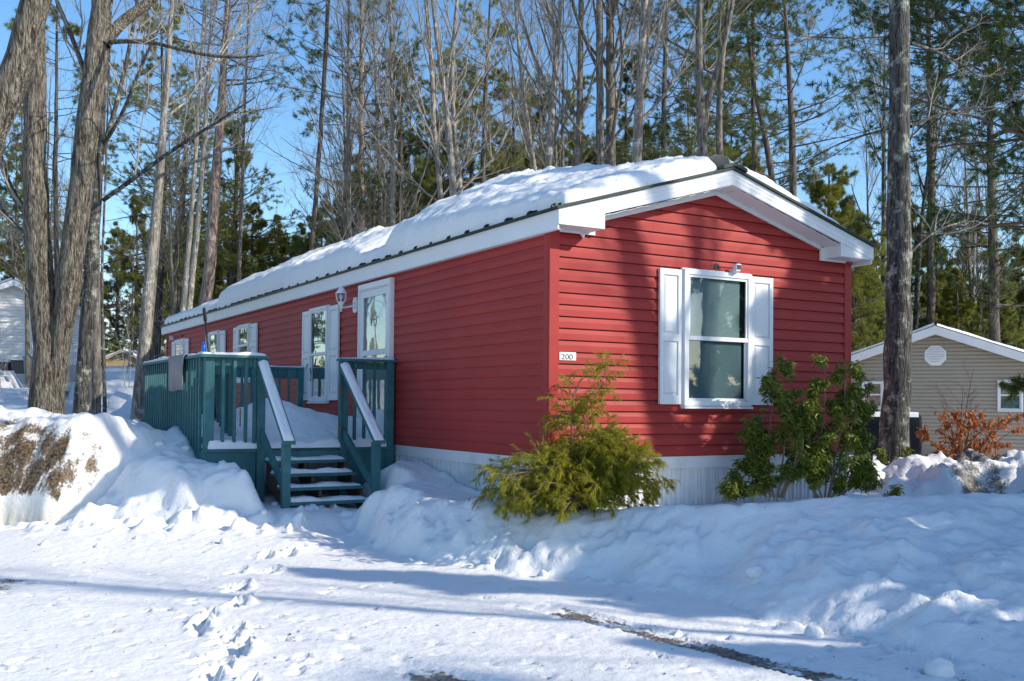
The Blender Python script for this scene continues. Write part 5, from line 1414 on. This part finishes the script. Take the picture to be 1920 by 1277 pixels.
# low brush under the trees: thin saplings as one mass
sap = []
rng = np.random.default_rng(5)
for i in range(240):
    px = rng.uniform(-100, 2050); Y = rng.uniform(19, 55) if px < 330 else rng.uniform(26, 55)
    if px > 1580: Y = rng.uniform(34, 60)
    p = pt(px, 700, Y); hx_ = CY*(p.x-HX)+SY*(Y-HY); hy_ = -SY*(p.x-HX)+CY*(Y-HY)
    if -4.5 < hx_ < 6 and -1 < hy_ < 20.5: continue
    H = rng.uniform(.8, 3.4); z = tz(p.x, Y)-.05
    P, R = smooth_line([(p.x, Y, z), (p.x+rng.normal()*.2, Y, z+H*.5), (p.x+rng.normal()*.45, Y, z+H)], [.014, .01, .004], 5)
    l1, r1 = spawn(rng, P[None], R[None], 7, .2, 1, .45, .8, .2, 4, .15, rf=.6, rmin=.006); l2, r2 = spawn(rng, l1, r1, 4, .2, 1, .5, .6, .1, 3, .2, rf=.6, rmin=.005)
    sap += [tubes(P[None], R[None], 4), tubes(l1, r1, 3), tubes(l2, r2, 3)]
o = obj('undergrowth', np_mesh('undergrowth', *join(sap)), BTW); tag(o, 'thin leafless brush and saplings standing in the snow under the trees', 'undergrowth', kind='stuff')

# ------------------------------------------------------------------ shrubs
def leaf_faces(rng, C, D, L, W, fold=.25):
    """pointed leaves hanging along D from C: two folded halves of a diamond"""
    n = len(C); D = D/np.linalg.norm(D, axis=1, keepdims=True)
    S = np.cross(D, rng.normal(size=(n, 3))); S /= np.linalg.norm(S, axis=1, keepdims=True)+1e-9
    Nn = np.cross(D, S); l = L*(.6+.7*rng.random((n, 1))); w = W*(.7+.5*rng.random((n, 1)))
    a = C; b = C+D*l*.45+S*w+Nn*w*fold; c = C+D*l; d = C+D*l*.45-S*w+Nn*w*fold
    m = C+D*l*.5-Nn*w*fold*.4
    V = np.stack([a, b, c, m, d], 1).reshape(-1, 3); i = (np.arange(n)*5)[:, None]
    Fc = np.concatenate([i+np.array([[0, 1, 3]]), i+np.array([[1, 2, 3]]), i+np.array([[0, 3, 4]]), i+np.array([[3, 2, 4]])])
    return V, Fc

def cypress():
    rng = np.random.default_rng(9); Y = 9.75
    o = pt(1105, 962, Y); o.z = tz(o.x, Y)-.03
    root = empty('golden_shrub', o); tag(root, 'feathery golden-green evergreen shrub in the snow at the corner of the red wall', 'shrub')
    nm = 150
    P = np.zeros((nm, 9, 3)); R = np.zeros((nm, 9))
    for i in range(nm):
        az = rng.uniform(0, 2*math.pi); k = rng.random()
        reach = (.25+.78*rng.random())*(.78 if math.cos(az) > 0 else .95); hgt = (.97-.56*(reach-.2)**1.0)*rng.uniform(.35, 1.0)
        if math.cos(az) < -.2: reach *= 1.15
        d = np.array([math.cos(az)*reach, math.sin(az)*reach*.62, hgt])
        t = np.linspace(0, 1, 9)[:, None]
        arch = np.concatenate([d[0]*t**1.15, d[1]*t**1.15, d[2]*(1-(1-t)**1.9)-.10*t**5], 1)
        P[i] = arch+rng.normal(size=(9, 3))*.012*t; R[i] = np.linspace(.009, .002, 9)
    # the leader with whorls, leaning left of centre
    L_ = [np.array(pt(x, y, Y)-o) for x, y in ((1100, 960), (1085, 900), (1072, 820), (1068, 760), (1072, 715), (1100, 690))]
    LP, LR = smooth_line(L_, [.016, .013, .010, .008, .006, .003], 9); P = np.concatenate([P, LP[None]]); R = np.concatenate([R, LR[None]])
    L2_ = [np.array(pt(x, y, Y)-o) for x, y in ((1100, 900), (1090, 830), (1100, 770), (1125, 720), (1140, 686))]
    LP2, LR2 = smooth_line(L2_, [.010, .008, .006, .004, .002], 9); P = np.concatenate([P, LP2[None]]); R = np.concatenate([R, LR2[None]])
    S1, S1R = spawn(rng, P, R, 9, .3, 1, .30, .8, .0, 5, .18, rf=.6, lmin=.07, rmin=.0016, droop=.10)
    Lx, LxR = spawn(rng, P[-2:], R[-2:], 16, .45, .98, .30, 1.1, .05, 6, .12, rf=.6, lmin=.1, rmin=.002, droop=.12)
    # short feathery sprays, slightly hanging
    T1, T1R = spawn(rng, S1, S1R, 5, .1, 1, .7, .5, -.1, 4, .16, rf=.6, lmin=.05, rmin=.0012, droop=.16)
    T2, T2R = spawn(rng, Lx, LxR, 10, .1, 1, .55, .5, -.1, 4, .16, rf=.6, lmin=.05, rmin=.0012, droop=.16)
    obj('stems', np_mesh('stems', *join([tubes(P, R, 5), tubes(S1, S1R, 3), tubes(Lx, LxR, 3)])), mat('tan_stem', (.26, .15, .10), .8), root)
    T = np.concatenate([T1, T2]); C, A = interp_pts(rng, T, 8, 0, 1); 
    A[:, 2] -= .35; V, Fc = tufts(rng, C, A, 3, .045, .0022, .38, 1.0)
    vt, ft = tubes(T, np.concatenate([T1R, T2R])*1.3, 3)
    obj('foliage', np_mesh('foliage', V, Fc), leafmat('golden_thread', (.20, .21, .015), (.60, .52, .05), (.58, .36, .08), .4, .6, 5), root)
    obj('thread_twigs', np_mesh('thread_twigs', vt, ft), leafmat('thread_green', (.10, .10, .012), (.26, .22, .04), None, .1, .6, 5), root)
cypress()

def pieris(label, Y, stems, seed, mats, name='broadleaf_shrub', wh=16, L=.07, W=.0095, nb=14):
    rng = np.random.default_rng(seed)
    b = pt(stems[0][0][0], stems[0][0][1], Y); o = Vector((b.x, b.y, tz(b.x, b.y)-.03))
    P = []; R = []
    for pp in stems:
        dy = rng.uniform(-.18, .18)
        pts = [pt(x, y, Y+dy*i/len(pp))-o for i, (x, y) in enumerate(pp)]
        p, r_ = smooth_line(pts, np.linspace(.012, .004, len(pp)), 9); P.append(p); R.append(r_)
    P = np.array(P); R = np.array(R)
    S1, S1R = spawn(rng, P, R, nb, .08, 1, .20, .7, .25, 5, .12, rf=.6, lmin=.10, rmin=.003)
    S2, S2R = spawn(rng, S1, S1R, 2, .4, 1, .6, .6, .2, 4, .12, rf=.6, lmin=.06, rmin=.002)
    tips = np.concatenate([S1[:, -1], S2[:, -1], P[:, -1], S1[:, 2], S2[:, 2], S1[:, 3]]); 
    C = np.repeat(tips, wh, axis=0)+rng.normal(size=(len(tips)*wh, 3))*.02
    az = rng.random(len(C))*2*math.pi; D = np.stack([np.cos(az), np.sin(az), rng.uniform(-1.5, .1, len(C))], -1)
    V, Fc = leaf_faces(rng, C, D, L, W)
    root = empty(name, o); tag(root, label, 'shrub')
    obj('stems', np_mesh('stems', *join([tubes(P, R, 6), tubes(S1, S1R, 4), tubes(S2, S2R, 3)])), mat('grey_stem', (.17, .13, .09), .85), root)
    obj('leaves', np_mesh('leaves', V, Fc), mats, root)
    return root
PG = leafmat('glossy_green', (.07, .11, .016), (.26, .30, .04), (.45, .22, .05), .3, .38, 6)
pieris('leggy green broadleaf shrub under the right window shutter', 10.75,
       [[(1448, 925), (1445, 860), (1440, 800), (1450, 740), (1475, 690)], [(1462, 925), (1470, 850), (1480, 790), (1470, 730), (1482, 700)], [(1440, 925), (1420, 860), (1408, 810), (1400, 780)],
        [(1470, 925), (1500, 860), (1500, 800), (1478, 745), (1450, 712)], [(1448, 920), (1425, 880), (1400, 870), (1385, 915)], [(1455, 925), (1430, 840), (1420, 790), (1432, 760)], [(1465, 925), (1490, 870), (1515, 840), (1500, 760)], [(1450, 920), (1420, 900), (1402, 905), (1375, 918)]], 21, PG, nb=11)
pieris('dense green broadleaf shrub at the right corner of the red wall', 10.9,
       [[(1530, 925), (1535, 850), (1545, 780), (1550, 720), (1545, 668)], [(1560, 925), (1565, 850), (1580, 780), (1590, 720), (1582, 668)], [(1545, 925), (1520, 860), (1515, 800), (1530, 720)],
        [(1575, 925), (1600, 860), (1620, 810), (1625, 760)], [(1580, 920), (1610, 890), (1630, 870), (1640, 900)], [(1540, 925), (1510, 890), (1505, 850), (1520, 790)], [(1555, 925), (1560, 880), (1590, 830), (1608, 740), (1612, 690)], [(1550, 925), (1555, 850), (1560, 790), (1570, 740)],
         [(1535, 925), (1520, 900), (1530, 850), (1545, 820)], [(1560, 925), (1585, 900), (1615, 880), (1630, 850)]], 22, PG, nb=12)
pieris('small green shrub at the foot of the thick lichen-spotted trunk', 14.3, [[(1668, 885), (1662, 860), (1655, 842)], [(1690, 885), (1700, 858), (1706, 832)]], 23, PG, wh=9, nb=6, L=.085, W=.014)
pieris('low dark green sprig beside the dense corner shrub', 10.6, [[(1650, 935), (1668, 920), (1688, 917)], [(1652, 935), (1662, 926), (1676, 922)]], 24, PG, wh=6, nb=4, L=.05, W=.008)

def beech():
    rng = np.random.default_rng(31); Y = 15.5
    b = pt(1800, 872, Y); o = Vector((b.x, b.y, tz(b.x, b.y)-.03))
    ends = [(1790, 725), (1800, 680), (1815, 708), (1775, 790), (1850, 770), (1880, 760), (1760, 830), (1735, 830), (1900, 820), (1890, 790), (1840, 740), (1755, 800), (1870, 850), (1780, 760), (1830, 820), (1720, 850), (1912, 845)]
    P = []; R = []
    for x, y in ends:
        dy = rng.uniform(-.5, .5); e = pt(x, y, Y)-o+Vector((0, dy, 0))
        m = Vector((e.x*.35, e.y*.35, e.z*.55)); p, r_ = smooth_line([Vector((0, 0, 0)), m, e], [.012, .008, .003], 8); P.append(p); R.append(r_)
    P = np.array(P); R = np.array(R)
    S1, S1R = spawn(rng, P, R, 9, .2, 1, .36, .7, .1, 5, .12, rf=.6, lmin=.12, rmin=.003); S2, S2R = spawn(rng, S1, S1R, 3, .2, 1, .5, .6, .1, 4, .12, rf=.6, lmin=.08, rmin=.002)
    C, A = interp_pts(rng, np.concatenate([S1[:, :4]]), 5, .2, 1); C2, A2 = interp_pts(rng, S2, 4, .1, 1)
    C = np.concatenate([C, C2]); keep = C[:, 2] < 1.15*(1+0*C[:, 2]); C = C[keep]
    D = rng.normal(size=C.shape)*.5; D[:, 2] -= .8
    V, Fc = leaf_faces(rng, C, D, .085, .022, .5)
    root = empty('beech_sapling', o); tag(root, 'beech sapling still holding dry copper-brown leaves, before the tan house', 'sapling')
    obj('stems', np_mesh('stems', *join([tubes(P, R, 6), tubes(S1, S1R, 4), tubes(S2, S2R, 3)])), mat('beech_stem', (.10, .075, .06), .8), root)
    obj('leaves', np_mesh('leaves', V, Fc), leafmat('dry_beech', (.28, .085, .025), (.60, .24, .09), (.65, .34, .17), .3, .6, 5), root)
beech()

# specks of bark, needles and leaf litter dropped on the snow
rng = np.random.default_rng(3); V = []; 
pts_ = []
for i in range(420):
    px = rng.uniform(-60, 1960); py = 1010+270*rng.random()**1.2; x, y = g0(px, py, .03)
    pts_.append((x, y))
A_ = np.array(pts_); Zs = terrain(A_[:, 0:1], A_[:, 1:2], True)[:, 0]
for (x, y), z in zip(pts_, Zs):
    a = rng.uniform(0, 3.14); l = rng.uniform(.003, .010)*(2.2 if rng.random() < .05 else 1); w = l*rng.uniform(.2, .5)
    ca, sa = math.cos(a), math.sin(a)
    V += [(x+ca*l, y+sa*l, z+.004), (x-sa*w, y+ca*w, z+.006), (x-ca*l, y-sa*l, z+.004), (x+sa*w, y-ca*w, z+.002)]
V = np.array(V); o = obj('litter', np_mesh('litter', V, np.arange(len(V)).reshape(-1, 4)), mat('litter_brown', (.10, .055, .03), .9))
tag(o, 'tiny specks of bark and leaf litter on the driveway snow', 'litter', kind='stuff')

# ------------------------------------------------------------------ trees standing outside the picture at right: they shade the yard
def off_pine(x, y, h, seed, label, **kw):
    t, b, n = pine_parts(seed, ([(0, 0, -.3), (0, 0, h*.5), (0, 0, h)], [.2, .14, .02]), **kw)
    o = empty('pine_tree', (x, y, tz(x, y))); tag(o, label, 'tree')
    obj('trunk', t, BK_PINE, o); obj('branches', b, BTWP, o); obj('needles', n, ND_DARK, o)
SUNN = np.array([.953, -.303])
def off(u, k): # u: offset across the sun's direction, k: distance towards the sun from the camera's column
    return (.303*u+.953*k, .953*u-.303*k)
OFFS = []
off_pine(*off(12.75, 7.2), 10.5, 501, 'dense pine out of the picture to the right, in line with the gable', nl=200, t0=.03, reach=2.0, nt=9, nd=12, nw=.012, shape='cone')
off_pine(*off(12.0, 5.6), 5.6, 502, 'low dense pine out of the picture to the right, beyond the broadleaf shrubs', nl=120, t0=.03, reach=2.0, nt=6, nd=10, nw=.01, shape='cone')
off_pine(*off(8.1, 7.5), 6.3, 503, 'dense pine out of the picture to the right of the snow bank', nl=150, t0=.04, reach=1.7, nt=6, nd=10, nw=.01, shape='cone')
off_pine(*off(6.3, 8.8), 5.4, 504, 'dense pine out of the picture to the right of the driveway', nl=140, t0=.04, reach=2.0, nt=6, nd=10, nw=.01, shape='cone')
off_pine(*off(9.3, 4.6), 3.7, 505, 'dense young pine out of the picture, between the two shading the snow bank', nl=130, t0=.03, reach=1.7, nt=6, nd=10, nw=.01, shape='cone')
x_, y_ = off(11.0, 10)
bare_tree('bare_tree', 506, [([(0, 0, -.3), (.1, .1, 5), (-.45, -.4, 9), (-1.5, -1.3, 14)], [.2, .17, .13, .03])], BK_GREY, 'leaning leafless tree outside the picture whose shadow crosses the gable', loc=(x_, y_, tz(x_, y_)), limb_n=4, t0=.5, dens=.4, twig=False)
for kd, sd_, u_, k_, h_, rz_, lb in (('bare', 441, 10.9, 11, 15, 1.0, 'leafless tree outside the picture whose shadow crosses the gable'),
                            ('pine', 422, 4.4, 24, 15, 2, 'tall pine outside the picture, beyond the driveway mouth'), ('bare', 443, 7.0, 14, 15, 2, 'leafless tree outside the picture beside the driveway')):
    x_, y_ = off(u_, k_); plant(kd, sd_, x_, y_, h_, rz_, lb, None)
for i in range(16):   # woods across the road, seen only in the window panes
    a_ = math.radians(150+i*9+r.uniform(-3, 3)); d_ = r.uniform(17, 30)
    x_, y_ = d_*math.cos(a_), d_*math.sin(a_)*.9-1
    if x_ > 4: continue
    plant(['bare', 'young', 'pine', 'young'][i % 4], [442, 401, 423, 403][i % 4], x_, y_, [15, 8, 14, 9][i % 4], r.uniform(0, 6), 'tree across the road, mirrored in the gable window', 'trees across the road')

for i in range(26):
    Y_ = r.uniform(14, 50); X_ = -Y_*r.uniform(.62, 1.25)-3
    k_ = i % 4
    plant(['bare', 'young', 'pine', 'bare'][k_], [445, 402, 424, 441][k_], X_, Y_, [15, 8.5, 14, 13][k_], r.uniform(0, 6), 'tree on the left slope, mirrored in the long wall panes', 'trees on the slope left of the picture')

# ------------------------------------------------------------------ light, sky, camera
EL = math.radians(29.3)
sd = Vector((.953*math.cos(EL), -.303*math.cos(EL), math.sin(EL)))
sun = bpy.data.lights.new('sun', 'SUN'); sun.energy = 4.7; sun.angle = math.radians(.5); sun.color = (1, .92, .79)
so = bpy.data.objects.new('sun', sun); so.rotation_euler = (-sd).to_track_quat('-Z', 'Y').to_euler(); so.location = (20, -10, 20); COL.objects.link(so)
W = bpy.data.worlds.new('World'); SC.world = W; W.use_nodes = True
nt = W.node_tree; bg = nt.nodes['Background']; sk = nt.nodes.new('ShaderNodeTexSky'); sk.sky_type = 'NISHITA'; sk.sun_disc = False
sk.sun_elevation = EL; sk.sun_rotation = math.atan2(.953, -.303); sk.altitude = 200; sk.air_density = 1.0; sk.dust_density = .4; sk.ozone_density = 2.0
hs = nt.nodes.new('ShaderNodeHueSaturation'); hs.inputs['Saturation'].default_value = 1.22; hs.inputs['Value'].default_value = 1.35
nt.links.new(sk.outputs[0], hs.inputs['Color']); nt.links.new(hs.outputs[0], bg.inputs[0]); bg.inputs[1].default_value = .14
cam = bpy.data.cameras.new('camera'); co = bpy.data.objects.new('camera', cam); COL.objects.link(co)
cam.sensor_width = 36; cam.lens = F/1920*36; cam.clip_end = 3000; cam.clip_start = .05
cam.shift_y = (PPY-638.5)/1920
co.location = (0, 0, EYE)
co.rotation_euler = (Matrix.Rotation(math.pi/2+TILT, 3, 'X') @ Matrix.Rotation(ROLL, 3, 'Z')).to_euler()
SC.camera = co
SC.view_settings.view_transform = 'Standard'; SC.view_settings.look = 'None'; SC.view_settings.exposure = .3; SC.view_settings.gamma = 1
SC.cycles.max_bounces = 6; SC.cycles.diffuse_bounces = 3; SC.cycles.transparent_max_bounces = 8
SC.cycles.use_denoising = True
